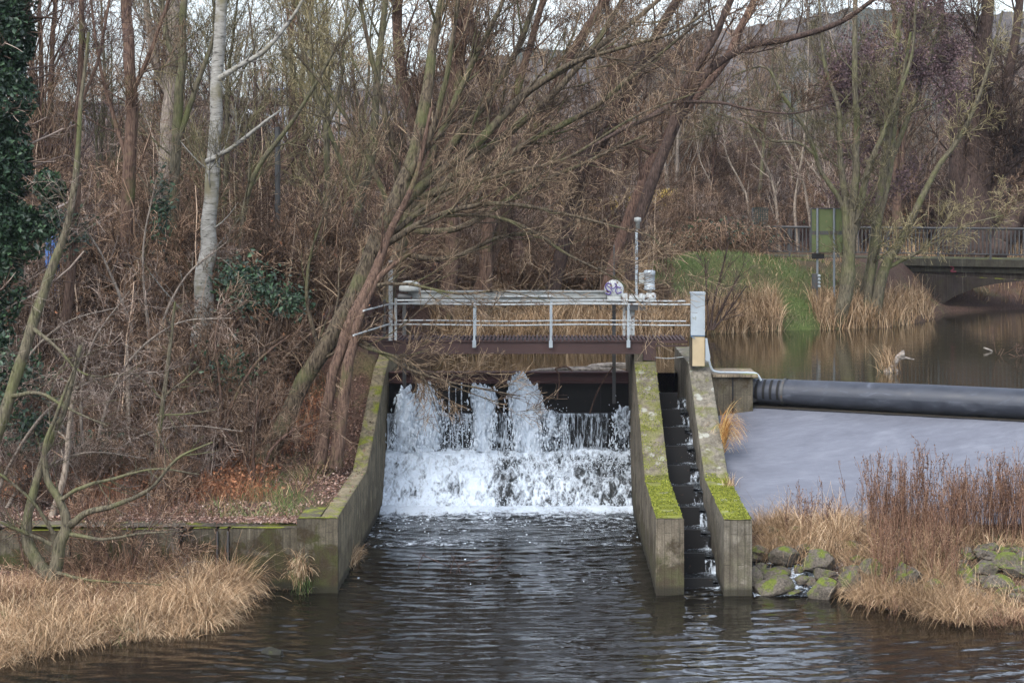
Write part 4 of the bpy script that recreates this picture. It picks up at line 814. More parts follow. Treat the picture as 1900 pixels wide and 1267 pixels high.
hero('willow', 'double stemmed trunk leaning right beside the channel wall, behind the lowest willow branches', [
    [(592, 860, 46.3, 36), (606, 760, 46.4, 26), (622, 680, 46.5, 26), (650, 600, 46.7, 28), (690, 520, 47, 26), (720, 440, 47.3, 18), (770, 330, 47.6, 12), (800, 200, 47.8, 8)],
    [(622, 868, 46.2, 34), (634, 760, 46.3, 27), (648, 670, 46.4, 27), (668, 590, 46.7, 22), (700, 520, 47, 16), (760, 470, 47.2, 8), (830, 430, 47.4, 5)]],
    [LV(8, (.6, 2.), (30, 70), K=5, S=4, t0=.35, up=.05, ratio=.35, rmax=.03), LV(6, (.4, 1.2), (25, 60), K=4, ratio=.5), LV(4, (.2, .7), (25, 60), K=3)], 'red', 'brown', 12, thick=.8)
# --- other trunks one can tell apart
hero('pale_poplar', 'tall straight pale barked tree with dark knots, brightest trunk of the left thicket', [
    [(362, 760, 50, 44), (372, 640, 50, 38), (382, 500, 50, 33), (390, 400, 50, 28), (398, 250, 50, 25), (403, 120, 50, 23), (412, -10, 50, 21), (418, -120, 50, 18)],
    [(397, 150, 49.9, 12), (440, 125, 49.8, 10), (490, 95, 49.7, 9), (530, 50, 49.6, 7), (575, -20, 49.5, 5)],
    [(383, 300, 49.9, 10), (430, 275, 49.5, 8), (480, 235, 49.3, 6), (520, 205, 49.2, 3)]],
    [LV(9, (1., 3.2), (35, 65), K=6, S=4, up=.12, ratio=.28, rmax=.03), LV(6, (.6, 1.5), (25, 55), K=5, up=.05), LV(5, (.3, .8), (25, 55), K=4)], 'olive', 'birch', 21)
hero('brown_tree', 'dark brown slender tree left of the pale barked tree', [
    [(225, 860, 52, 30), (232, 640, 52, 27), (238, 420, 52, 26), (243, 260, 52, 24), (240, 120, 52, 22), (232, -30, 52, 20)],
    [(240, 190, 52, 12), (270, 120, 52, 9), (300, 40, 52, 7), (330, -60, 52, 5)], [(238, 300, 52, 10), (205, 200, 52, 8), (180, 90, 52, 6), (165, -40, 52, 4)]],
    [LV(10, (1.2, 3.), (30, 65), K=6, S=4, up=.12, ratio=.3, rmax=.03), LV(7, (.6, 1.6), (25, 55), K=5), LV(5, (.3, .8), (25, 55), K=4)], 'red', 'brown', 22)
hero('greenish_tree', 'whitish green stemmed tree forking just right of the dark brown slender tree', [
    [(318, 700, 54, 24), (322, 500, 54, 22), (325, 330, 54, 20), (332, 200, 54, 18), (338, 80, 54, 15), (345, -50, 54, 12)],
    [(326, 120, 54, 12), (308, 60, 54, 9), (298, -40, 54, 7)], [(330, 260, 54, 12), (365, 160, 54, 10), (400, 60, 54, 8), (440, -50, 54, 6)]],
    [LV(9, (1.2, 3.), (30, 65), K=6, S=4, up=.12, ratio=.3, rmax=.03), LV(6, (.6, 1.6), (25, 55), K=5), LV(5, (.3, .8), (25, 55), K=4)], 'olive', 'olive', 23)
hero('brown_tree', 'thin dark tree with small dry leaves close to the ivy covered tree', [
    [(120, 620, 47, 18), (140, 420, 47, 15), (143, 280, 47, 13), (150, 120, 47, 12), (152, -40, 47, 10)], [(146, 200, 47, 8), (180, 120, 47, 6), (200, 20, 47, 5), (215, -60, 47, 4)]],
    [LV(10, (1., 2.6), (35, 75), K=6, S=4, up=.06, ratio=.32, rmax=.02), LV(7, (.5, 1.4), (25, 60), K=5), LV(5, (.3, .8), (25, 60), K=4)], 'dark', 'brown', 24)
hero('twin_trunk_tree', 'thick grey brown tree high behind the pale barked tree, forking near the top edge', [
    [(300, 560, 60, 34), (305, 330, 60, 30), (318, 180, 60, 30), (322, 60, 60, 26), (318, -60, 60, 20)], [(318, 190, 60, 18), (282, 90, 60, 16), (268, -30, 60, 12)]],
    [LV(12, (1.2, 3.5), (30, 65), K=6, S=4, up=.12, ratio=.3, rmax=.04), LV(7, (.6, 1.8), (25, 55), K=5), LV(5, (.3, 1), (25, 55), K=4)], 'willow', 'grey', 25, rmin=.008)
hero('leaning_sapling', 'olive green young tree leaning right across the far left of the bank', [
    [(-30, 880, 40.5, 26), (10, 760, 40.6, 22), (50, 640, 40.8, 21), (95, 500, 41, 18), (125, 420, 41, 14), (140, 330, 41, 11), (150, 200, 41, 8), (165, 60, 41, 5)],
    [(62, 610, 40.8, 8), (100, 640, 40.5, 6), (150, 690, 40.3, 4), (200, 700, 40.2, 2)], [(20, 735, 40.6, 9), (75, 730, 40.3, 7), (130, 760, 40, 5), (200, 790, 39.8, 2)]],
    [LV(12, (.9, 2.6), (35, 75), K=6, S=4, up=.08, ratio=.4, rmax=.014), LV(8, (.5, 1.3), (25, 60), K=5), LV(5, (.25, .7), (25, 60), K=4)], 'grey', 'olive', 31, rmin=.0048)
hero('forked_sapling', 'low forked olive tree in front of the retaining wall spreading branches to the right', [
    [(95, 1090, 37.8, 30), (105, 1030, 37.8, 24), (122, 975, 37.8, 20), (112, 930, 37.8, 15), (88, 890, 37.8, 12), (82, 840, 37.8, 10), (100, 780, 37.8, 7), (135, 690, 37.8, 5)],
    [(125, 975, 37.8, 16), (165, 950, 37.6, 12), (220, 935, 37.4, 10), (280, 905, 37.2, 7), (330, 850, 37, 5), (395, 820, 37, 3)],
    [(108, 930, 37.8, 9), (150, 905, 37.6, 7), (220, 885, 37.5, 6), (290, 870, 37.4, 4), (370, 880, 37.3, 2)],
    [(128, 990, 37.8, 8), (190, 1000, 37.5, 6), (260, 990, 37.3, 4), (340, 985, 37.1, 2)], [(90, 1070, 37.8, 26), (50, 1000, 37.9, 20), (65, 900, 38, 15), (100, 800, 38, 12), (120, 760, 38, 10), (150, 640, 38.1, 8)],
    [(100, 1060, 37.7, 8), (160, 1075, 37.5, 5), (230, 1080, 37.4, 3), (300, 1085, 37.3, 2)], [(100, 990, 37.8, 8), (60, 930, 37.6, 6), (0, 880, 37.5, 5), (-40, 860, 37.5, 3)], [(95, 1010, 37.8, 8), (40, 985, 37.6, 6), (-20, 960, 37.5, 4)]],
    [LV(10, (.4, 1.5), (25, 65), K=6, S=4, up=.05, ratio=.45, rmax=.012, t0=.3, side=(.4, 0, 0)), LV(6, (.3, .9), (25, 60), K=5), LV(3, (.15, .5), (25, 60), K=4)], 'grey', 'olive', 32, rmin=.004)
hero('green_sapling', 'thin bright green sapling standing before the pale barked tree', [
    [(262, 960, 43, 12), (285, 880, 43, 11), (295, 800, 43, 10), (308, 700, 43, 8), (318, 620, 43, 6), (325, 560, 43, 4)], [(303, 735, 43, 5), (330, 715, 43, 4), (370, 680, 43, 3)], [(290, 770, 43, 5), (345, 768, 43, 3), (400, 760, 43, 2)], [(300, 740, 43, 4), (270, 710, 43, 3), (240, 685, 43, 2)]],
    [LV(7, (.3, 1.1), (30, 65), K=5, S=4, up=.06, ratio=.5), LV(5, (.2, .6), (25, 60), K=4), LV(3, (.1, .4), (25, 60), K=3)], 'grey', 'olive', 33, rmin=.004)
hero('dead_stem', 'peeling pale dead stem standing at the left behind the forked sapling', [[(95, 960, 41, 14), (120, 880, 41, 12), (128, 800, 41, 10), (140, 700, 41, 8), (155, 630, 41, 5)]],
    [LV(4, (.3, 1.), (30, 65), K=5, S=4), LV(3, (.2, .6), (25, 60), K=4)], 'red', 'pale', 34, cat='dead tree', rmin=.004)
hero('dead_stem', 'short broken reddish dead stem in the thicket left of the pale barked tree', [[(230, 860, 46, 12), (238, 760, 46, 9), (235, 640, 46, 6)]],
    [LV(4, (.3, 1.), (30, 65), K=5, S=4), LV(3, (.2, .6), (25, 60), K=4)], 'red', 'pale', 35, cat='dead tree', rmin=.004)
hero('tangled_bush', 'red brown twiggy bush in front of the retaining wall beside the forked sapling', [[(240, 1120, 38.6, 6), (250, 1040, 38.6, 5), (290, 960, 38.6, 3), (340, 900, 38.6, 2)], [(235, 1120, 38.6, 6), (210, 1050, 38.6, 5), (170, 980, 38.6, 3), (150, 930, 38.6, 2)], [(242, 1120, 38.6, 5), (290, 1060, 38.6, 4), (350, 1020, 38.6, 2)], [(150, 1125, 38.5, 5), (160, 1050, 38.5, 4), (200, 970, 38.5, 2)], [(60, 1130, 38.5, 5), (50, 1060, 38.5, 4), (30, 980, 38.5, 2)], [(180, 1120, 38.5, 5), (230, 1090, 38.5, 3), (300, 1080, 38.5, 2)]],
     [LV(18, (.4, 1.4), (25, 70), K=6, S=3, ratio=.6, rmax=.009), LV(8, (.25, .8), (25, 65), K=5), LV(4, (.12, .45), (25, 65), K=4)], 'red', 'red', 499, cat='bush', rmin=.0058)
for i, (lab, st) in enumerate((
    ('tangled grey bush with long arching twigs at the far left above the retaining wall', [[(-20, 960, 42, 8), (20, 860, 42, 7), (90, 760, 41.5, 6), (190, 700, 41, 4), (290, 690, 40.8, 2)], [(-10, 960, 42, 8), (-5, 800, 42, 6), (40, 680, 42, 5), (120, 600, 42, 3), (220, 570, 42, 2)], [(0, 960, 42, 8), (60, 880, 42, 6), (160, 840, 42, 4), (270, 850, 42, 2)]]),
    ('arching grey bush between the forked sapling and the green sapling', [[(170, 900, 43.5, 8), (190, 780, 43.5, 7), (240, 670, 43.5, 5), (330, 600, 43.5, 3), (430, 590, 43.5, 2)], [(165, 900, 43.5, 7), (150, 760, 43.5, 6), (170, 640, 43.5, 4), (240, 540, 43.5, 2)], [(175, 900, 43.5, 7), (240, 820, 43.5, 5), (340, 790, 43.5, 3), (450, 800, 43.5, 2)], [(165, 890, 43.5, 6), (110, 780, 43.5, 5), (60, 720, 43.5, 3), (-20, 690, 43.5, 2)]]),
    ('twiggy bush in front of the foot of the pale barked tree', [[(400, 900, 45.5, 8), (420, 780, 45.5, 6), (470, 680, 45.5, 5), (540, 620, 45.5, 3)], [(395, 900, 45.5, 8), (370, 760, 45.5, 6), (320, 660, 45.5, 4), (260, 620, 45.5, 2)], [(405, 900, 45.5, 7), (410, 740, 45.5, 5), (400, 620, 45.5, 4), (430, 520, 45.5, 2)], [(400, 900, 45.5, 6), (470, 830, 45.5, 4), (560, 810, 45.5, 2)]]),
    ('reddish twiggy bush at the foot of the big leaning willow', [[(470, 930, 45, 8), (455, 850, 45, 6), (400, 790, 45, 4), (340, 770, 45, 2)], [(475, 930, 45, 8), (500, 840, 45, 6), (560, 790, 45, 4), (630, 780, 45, 2)], [(472, 930, 45, 7), (470, 820, 45, 5), (480, 740, 45, 3)]]),
    ('fine grey bush left of the pale barked tree at mid height', [[(270, 820, 47, 8), (250, 640, 47, 7), (210, 520, 47, 5), (160, 430, 47, 3), (80, 380, 47, 2)], [(275, 820, 47, 8), (290, 640, 47, 6), (340, 520, 47, 4), (420, 450, 47, 2)], [(272, 820, 47, 8), (275, 620, 47, 6), (265, 470, 47, 4), (290, 330, 47, 2)]]))):
    hero('tangled_bush', lab, st, [LV(13, (.6, 1.9), (25, 70), K=6, S=3, up=.02, ratio=.55, rmax=.012, side=(.3, -.3, 0)), LV(7, (.4, 1.2), (25, 65), K=5, up=.02), LV(4, (.2, .7), (25, 65), K=4)], ('grey', 'grey', 'red', 'red', 'grey')[i], ('grey', 'grey', 'brown', 'red', 'grey')[i], 500 + i, cat='bush', rmin=.0045)
# trunks behind the gate
BK = [LV(12, (1.5, 4.2), (25, 60), K=6, S=4, up=.12, ratio=.32, rmax=.05), LV(8, (.8, 2.2), (22, 55), K=5, up=.08, wig=.14), LV(6, (.4, 1.2), (22, 55), K=4, up=.05, wig=.15), LV(2, (.25, .7), (20, 50), K=3)]
hero('red_barked_tree', 'reddish barked tree bending left high above the willow trunk', [[(800, 470, 60, 24), (790, 330, 60, 24), (765, 220, 60, 24), (745, 140, 60, 22), (738, 40, 60, 20), (748, -60, 60, 16)], [(790, 330, 60, 20), (830, 190, 60, 20), (850, 60, 60, 16), (845, -60, 60, 14)]], BK, 'red', 'red', 41, rmin=.009)
hero('leaning_tree', 'brown tree leaning left with straight trunk crossing the sky above the willow fork', [[(960, 480, 62, 26), (930, 300, 62, 26), (895, 130, 62, 24), (868, 30, 62, 22), (850, -80, 62, 16)]], BK, 'red', 'red', 42, rmin=.009)
hero('leaning_tree', 'long reddish tree leaning right from behind the gate disc toward the upper right', [[(1120, 560, 63, 34), (1150, 450, 63, 32), (1180, 370, 63, 30), (1215, 290, 63, 28), (1290, 180, 63, 26), (1345, 110, 63, 24), (1390, 20, 63, 20), (1420, -60, 63, 16)], [(1215, 290, 63, 22), (1150, 230, 63, 16), (1130, 100, 63, 14), (1125, -50, 63, 10)]], BK, 'red', 'red', 43, rmin=.009, thick=.66)
hero('leaning_tree', 'tree whose long bare limb sweeps across the top right of the picture', [[(1170, 520, 58, 40), (1180, 430, 58, 36), (1230, 290, 58, 30), (1290, 160, 58, 26), (1380, 90, 58, 20), (1480, 70, 57, 18), (1570, 35, 56.5, 15), (1660, -30, 56, 10)],
    [(1235, 280, 58, 24), (1270, 170, 58, 24), (1330, 60, 58, 20), (1380, -60, 58, 16)], [(1240, 190, 57.9, 10), (1330, 190, 57, 9), (1400, 205, 56.5, 7), (1480, 210, 56, 5), (1560, 185, 56, 3)], [(1240, 200, 58, 18), (1120, 260, 57.5, 10), (1040, 310, 57, 8), (960, 400, 56.5, 5)]],
    [LV(10, (1.2, 3.4), (25, 60), K=6, S=4, up=.10, ratio=.3, rmax=.04), LV(7, (.7, 2), (22, 55), K=5, up=.05, wig=.15), LV(5, (.4, 1.1), (22, 55), K=4), LV(2, (.25, .6), (20, 50), K=3)], 'red', 'dark', 44, rmin=.0085, thick=.66)
hero('leaning_tree', 'thin brown tree leaning right between the red barked tree and the gate disc', [[(880, 560, 61, 24), (930, 420, 61, 22), (985, 260, 61, 20), (1050, 120, 61, 18), (1110, 20, 61, 14), (1150, -60, 61, 10)]], BK, 'red', 'brown', 45, rmin=.009)
hero('leaning_tree', 'dark tree leaning right whose foot stands behind the middle of the footbridge', [[(1010, 590, 64, 30), (1050, 440, 64, 26), (1075, 330, 64, 26), (1140, 220, 64, 24), (1200, 100, 64, 20), (1280, -40, 64, 14)]], BK, 'red', 'dark', 46, rmin=.009)
hero('dark_trunk', 'pair of dark trunks rising behind the left half of the footbridge', [[(830, 590, 60, 30), (840, 440, 60, 26), (835, 300, 60, 22), (850, 150, 60, 18), (880, -40, 60, 12)], [(900, 590, 60.5, 26), (905, 420, 60.5, 24), (925, 280, 60.5, 20), (980, 100, 60.5, 14), (1020, -40, 60, 10)]], BK, 'red', 'brown', 47, cat='tree', rmin=.009)
hero('grey_tree', 'upright grey green tree standing left of the willow crown against the sky', [[(650, 560, 58, 24), (660, 420, 58, 20), (690, 280, 58, 16), (700, 150, 58, 14), (715, 0, 58, 11), (725, -80, 58, 8)], [(668, 380, 58, 12), (610, 240, 58, 9), (570, 120, 58, 7), (545, -20, 58, 5)]], BK[:3], 'olive', 'olive', 48, rmin=.008)
hero('grey_tree', 'slim forked olive tree in the middle of the thicket right of the utility pole', [[(600, 560, 55, 11), (605, 360, 55, 10), (604, 240, 55, 9), (580, 150, 55, 7), (575, 20, 55, 5)], [(604, 240, 55, 8), (628, 180, 55, 6), (640, 60, 55, 4), (650, -60, 55, 3)]], BK[:3], 'olive', 'olive', 49, rmin=.0075)
hero('grey_tree', 'crooked bare tree leaning right between the pale barked tree and the utility pole', [[(410, 640, 53, 16), (440, 480, 53, 12), (470, 330, 53, 10), (540, 230, 53, 8), (600, 130, 53, 6), (660, 20, 53, 4)]], BK[:3], 'olive', 'olive', 50, rmin=.0075)
# right bank
PL = [LV(11, (1., 3.2), (30, 65), K=6, S=4, up=.1, ratio=.35, rmax=.04), LV(7, (.6, 1.8), (25, 58), K=5, up=.04, wig=.16), LV(5, (.3, 1.), (25, 60), K=4, wig=.18), LV(2, (.2, .6), (20, 50), K=3)]
hero('green_stemmed_tree', 'many stemmed tree with green bark in front of the bridge, right of the road sign', [
    [(1560, 600, 70, 34), (1570, 520, 70, 30), (1582, 400, 70, 20), (1590, 280, 70, 15), (1586, 120, 70, 13), (1588, -40, 70, 10)],
    [(1565, 560, 70, 26), (1572, 440, 70, 20), (1560, 300, 70, 13), (1555, 200, 70, 10), (1530, 120, 70, 8), (1520, 0, 70, 5)],
    [(1572, 460, 70, 18), (1565, 385, 70, 12), (1525, 320, 70, 10), (1495, 240, 70, 9), (1450, 175, 70, 8), (1420, 125, 70, 6), (1360, 140, 70, 4)],
    [(1515, 290, 70, 6), (1480, 265, 70, 7), (1430, 260, 70, 6), (1390, 230, 70, 5), (1330, 210, 70, 3)],
    [(1575, 480, 70, 22), (1610, 320, 70, 14), (1650, 220, 70, 10), (1690, 110, 70, 7), (1700, 0, 70, 5)]], PL, 'olive', 'olive', 61, rmin=.0085, thick=.82)
hero('green_stemmed_tree', 'paler green tree leaning right in front of the bridge, second from the road sign', [
    [(1620, 600, 71, 34), (1640, 500, 71, 26), (1680, 430, 71, 18), (1735, 320, 71, 14), (1790, 240, 71, 11), (1830, 140, 71, 8), (1860, 20, 71, 5)],
    [(1610, 590, 71, 22), (1620, 470, 71, 18), (1650, 330, 71, 12), (1665, 200, 71, 9), (1690, 60, 71, 6)], [(1640, 500, 71, 12), (1700, 470, 71, 8), (1790, 420, 71, 5), (1860, 400, 71, 3)]], PL, 'olive', 'olive', 62, rmin=.0085, thick=.75)
alder, tips = hero('alder', 'alder with purplish brown cones clouding its crown, above the bridge', [
    [(1600, 590, 73, 24), (1625, 430, 73, 20), (1648, 260, 73, 15), (1660, 120, 73, 12), (1680, -20, 73, 8)], [(1640, 330, 73, 12), (1700, 180, 73, 9), (1740, 60, 73, 6)], [(1655, 200, 73, 10), (1600, 160, 73, 6), (1560, 150, 73, 3)]],
    [LV(13, (1.4, 3.6), (45, 80), K=6, S=4, up=.05, ratio=.34, rmax=.03, t0=.3), LV(8, (.6, 1.8), (25, 60), K=5, wig=.18), LV(6, (.3, .9), (25, 60), K=4, wig=.2)], 'dark', 'olive', 63, rmin=.009)
rs = np.random.default_rng(64); P = tips[0].reshape(-1, 3); P = P[rs.integers(0, len(P), 26000)]; P = P[(P[:, 2] > HC) & (P[:, 0] > 11.5)]; v, q, t = leaves(rs, P + rs.normal(0, .22, P.shape), .055); MB().raw(v, q, 0, t, False).build('cones', CONE, alder)
hero('massive_tree', 'massive dark tree with thick spreading trunk behind the bridge at the right edge', [
    [(1800, 470, 88, 110), (1800, 400, 88, 88), (1815, 300, 88, 60), (1822, 150, 88, 34), (1830, 30, 88, 24), (1835, -60, 88, 18)], [(1800, 430, 88, 70), (1780, 330, 88, 36), (1770, 200, 88, 24), (1750, 60, 88, 16), (1740, -60, 88, 10)],
    [(1820, 420, 88, 50), (1870, 320, 88, 34), (1920, 220, 88, 26), (1980, 100, 88, 20)], [(1815, 300, 88, 30), (1860, 200, 88, 22), (1885, 60, 88, 16), (1900, -60, 88, 12)]],
    [LV(16, (2, 6), (25, 65), K=6, S=4, up=.08, ratio=.3, rmax=.08), LV(9, (1, 3), (25, 58), K=5), LV(7, (.5, 1.5), (25, 60), K=4), LV(2, (.3, .8), (20, 50), K=3)], 'red', 'dark', 65, rmin=.011)
hero('massive_tree', 'dark trunk curving in from the right edge behind the bridge railing', [[(1850, 470, 84, 40), (1875, 420, 84, 36), (1930, 360, 84, 34), (2000, 290, 84, 28)]], PL, 'red', 'dark', 66, rmin=.01)

# --- ivy covered tree at the left edge
ivy = empty('ivy_covered_tree', at(-10, 700, 44), 'tall tree smothered in dark green ivy at the left edge', 'tree'); rng = np.random.default_rng(71)
b0 = np.array(ivy.location); MB().tube(spline([at(-30, 720, 44), at(-20, 400, 44), at(-10, 0, 44), at(0, -160, 44)], 14), [.3] * 5 + [.25] * 5 + [.18] * 4, 10).build('trunk', BARK['dark'], ivy)
pts = []
for (px, py, rx, ry, n) in ((5, -40, 62, 90, 5200), (-5, 80, 72, 90, 6500), (0, 190, 66, 90, 6500), (5, 300, 58, 80, 5200), (-10, 400, 62, 80, 3500), (30, 440, 60, 70, 1800), (95, 350, 30, 38, 1500), (70, 410, 40, 40, 1400), (-10, 520, 60, 90, 2600), (-20, 640, 50, 80, 1500)):
    c = at(px, py, 44); s = 44 / F; d = nrm(rng.normal(size=(n, 3))) * (rng.random(n) ** .38)[:, None]; q = d * np.array([rx * s, rx * s * 1.1, ry * s]); q *= (1 + .45 * fbm(v3(q[:, 0] * 1.3 + px, q[:, 1] * 1.3, q[:, 2] * 1.3), 2, 3))[:, None]
    keep = fbm(v3(q[:, 0] * 1.8 + px, q[:, 1] * 1.8, q[:, 2] * 1.8 + py), 3, 8) > -.22; pts.append((c + q)[keep])
pts = np.concatenate(pts); v, q, t = leaves(rng, pts, .075, .5); MB().raw(v, q, 0, t, False).build('ivy', IVY, ivy)
tw = grow(rng, np.array([spline([at(-20, 720, 44), at(-10, 300, 44), at(0, -160, 44)], 8)]), np.full((1, 8), .1), 60, (1.2, 3), (50, 90), K=6, rmin=.008); tw2 = grow(rng, *tw, 7, (.4, 1.2), (25, 60), K=4, rmin=.005); m = MB()
for a in (tw, tw2): v, q, _ = tubes(a[0], a[1], 3); m.raw(v, q, 0, np.repeat(rng.random(len(a[0])), a[0].shape[1] * 3))
m.build('twigs', TW['grey'], ivy)
ib = empty('ivy_bush', at(455, 560, 48), 'patch of glossy green ivy and privet in the thicket left of the leaning willow', 'bush'); pts = []
for (px, py, Y, rx, ry, n) in ((470, 540, 48.5, 60, 42, 900), (440, 510, 49, 40, 30, 500), (540, 560, 48, 40, 30, 400), (300, 390, 51, 16, 70, 500), (20, 700, 42, 60, 60, 900), (180, 830, 44, 40, 25, 500), (60, 800, 43, 50, 40, 700), (130, 430, 47, 40, 40, 400), (430, 680, 47, 50, 40, 320)):
    c = at(px, py, Y); s = Y / F; d = rng.normal(size=(n, 3)) * .5; pts.append(c + d * np.array([rx * s, .8, ry * s]))
v, q, t = leaves(rng, np.concatenate(pts), .07, .4); MB().raw(v, q, 0, t, False).build('foliage', IVY, ib)

# --- background woodland: five kinds of tree, copied
def proto_tree(seed, h, lean, bark, twig, up=.14, spread=(25, 50)):
    rng = np.random.default_rng(seed); o = empty('bare_tree', (0, 0, -200), '', 'tree'); z = np.linspace(0, 1, 7); a = rng.uniform(0, 6.28)
    base = np.array([0, 0, -200.]); st = []
    for s in range(rng.integers(1, 4)):
        a2 = a + s * 2.1; l2 = lean * rng.uniform(.6, 1.5); p = np.stack([np.cos(a2) * l2 * h * z ** 1.3, np.sin(a2) * l2 * h * z ** 1.3, z * h * (1 - .1 * s)], 1) + rng.normal(0, .12, (7, 3)) * z[:, None] + base
        st.append((p, np.interp(z, [0, .1, 1], [.22, .17, .03]) * rng.uniform(.7, 1.1)))
    tree_mesh(rng, st, [LV(15, (h * .18, h * .42), spread, K=6, S=3, up=up, ratio=.45, rmax=.07, t0=.12), LV(8, (h * .08, h * .2), (22, 50), K=5, up=up * .6), LV(5, (.5, 1.5), (22, 50), K=4, up=.05), LV(1, (.3, .9), (20, 50), K=3)], twig, bark, o, rmin=.0105)
    return o
protos = [proto_tree(201, 15, .12, 'brown', 'red'), proto_tree(202, 17, .05, 'olive', 'olive'), proto_tree(203, 13, .2, 'red', 'red', .08, (30, 60)), proto_tree(204, 16, .08, 'grey', 'willow'), proto_tree(205, 14, .16, 'dark', 'dark', .1), proto_tree(206, 18, .04, 'brown', 'red', .2, (18, 38)), proto_tree(207, 17, .07, 'olive', 'willow', .2, (18, 38))]
def bg(label, spots, kinds, group, seed, sc_=(.8, 1.15)):
    rs = np.random.default_rng(seed)
    for i, (px, Y) in enumerate(spots):
        if 1040 < px < 1240 and group == 'slender trees of the middle wood' and i % 2: continue
        x = (px - CX) * Y / F; p = protos[kinds[i % len(kinds)]]; copy_tree(p, (x, Y, float(H(x, Y)) - .15), rs.uniform(0, 6.28), rs.uniform(*sc_), label, group)
rs = np.random.default_rng(77)
bg('bare tree of the crowded row standing behind the willow and the footbridge', [(px + rs.uniform(-18, 18), rs.uniform(66, 96)) for px in range(690, 1300, 78)], [0, 2, 3, 0, 4], 'bare trees behind the footbridge', 1, (.7, .95))
bg('bare tree in the dense left wood behind the pale barked tree', [(px + rs.uniform(-22, 22), rs.uniform(60, 92)) for px in range(-40, 640, 80)], [0, 3, 4, 1, 2], 'bare trees of the left wood', 2, (.65, .9))
bg('bare tree on the far bank behind the bridge railing', [(px + rs.uniform(-20, 20), rs.uniform(92, 125)) for px in range(1300, 1960, 62)], [2, 0, 3, 4, 0], 'bare trees behind the bridge', 3, (.7, 1.0))
bg('small far bare tree near the foot of the hill', [(px + rs.uniform(-40, 40), rs.uniform(130, 210)) for px in range(-60, 2000, 52)], [0, 1, 2, 3, 4], 'far bare trees near the hill', 4, (.7, 1.))
bg('slender upright bare tree filling the upper left wood', [(px + rs.uniform(-16, 16), rs.uniform(56, 80)) for px in range(60, 720, 120)], [5, 6, 5, 1], 'slender trees of the left wood', 5, (.8, 1.0))
bg('slender upright bare tree in the wood between willow and alder', [(px + rs.uniform(-16, 16), rs.uniform(84, 110)) for px in range(900, 1900, 125)], [5, 6, 3], 'slender trees of the middle wood', 6, (.8, 1.05))
# slender pale stems at the foot of the right wood
for i, (x0, y0, x1, y1) in enumerate(((1440, 380, 1390, 240), (1500, 385, 1440, 230), (1390, 400, 1350, 290), (1540, 380, 1470, 260), (1330, 395, 1300, 300), (1585, 330, 1540, 60), (1475, 380, 1500, 60))):
    hero('pale_sapling', 'slender pale crooked sapling in front of the wood, behind the mesh screen', [[(x0 + 8, 478, 90, 10), (x0, y0, 90, 9), (x0 * .6 + x1 * .4 + 8, y0 * .6 + y1 * .4, 90, 7), (x1, y1, 90, 4), (x1 - 10, y1 - 60, 90, 2)]], [LV(8, (1, 2.4), (20, 45), K=5, S=3, up=.1), LV(5, (.5, 1.2), (20, 45), K=4)], 'grey', 'pale', 300 + i, group='slender pale saplings', rmin=.011, thick=.6)
for p in protos:
    for c_ in list(p.children): bpy.data.objects.remove(c_)
    bpy.data.objects.remove(p)

# --- thicket: too many stems to count; instanced
def shrub(seed, h, ns, twig, spread, lvl):
    rng = np.random.default_rng(seed); P = []
    for s in range(ns):
        a = rng.uniform(0, 6.28); l = abs(rng.normal(0, spread)); z = np.linspace(0, 1, 8); hh = h * rng.uniform(.5, 1.1); b = rng.normal(0, .35, 2)
        P.append(np.stack([b[0] + np.cos(a) * l * hh * z ** 1.5, b[1] + np.sin(a) * l * hh * z ** 1.5, z * hh * (1 - .25 * l * z)], 1) + rng.normal(0, .035, (8, 3)) * z[:, None] * h * .3)
    P = np.array(P); Rr = np.interp(np.linspace(0, 1, 8), [0, 1], [.03, .01])[None] * rng.uniform(.5, 1.2, (ns, 1)); mb = MB(); cur = (P, Rr); v, q, _ = tubes(P, Rr, 4); mb.raw(v, q, 0, np.repeat(rng.random(ns), 32))
    for (n, L, ang) in lvl:
        cur = grow(rng, cur[0], cur[1], n, L, ang, K=4, wig=.17, up=.06, rmin=.0075, ratio=.6); v, q, _ = tubes(cur[0], cur[1], 3); mb.raw(v, q, 0, np.repeat(rng.random(len(cur[0])), 12))
    return mb, cur
tcol = bpy.data.collections.new('thicket_kinds')
def to_proto(mb, mats, name):
    o = mb.build(name, mats); C.objects.unlink(o); tcol.objects.link(o); return o
for i, (h, ns, tw_, sp, lf) in enumerate(((3.6, 13, 'red', .35, 0), (4.6, 10, 'grey', .3, 0), (2.6, 16, 'red', .6, 130), (5.2, 9, 'red', .22, 0), (2.0, 18, 'dark', .8, 60), (3.2, 14, 'red', .5, 0))):
    mb, cur = shrub(400 + i, h, ns, tw_, sp, [(7, (.5, 1.5), (20, 60)), (6, (.3, .9), (25, 65)), (3, (.15, .5), (25, 65))])
    if lf: r_ = np.random.default_rng(i); p = cur[0][:, -1]; p = p[r_.integers(0, len(p), lf)]; v, q, t = leaves(r_, p, .05); mb.raw(v, q, 1, t, False)
    to_proto(mb, [TW[tw_], RUST], 'shrub')
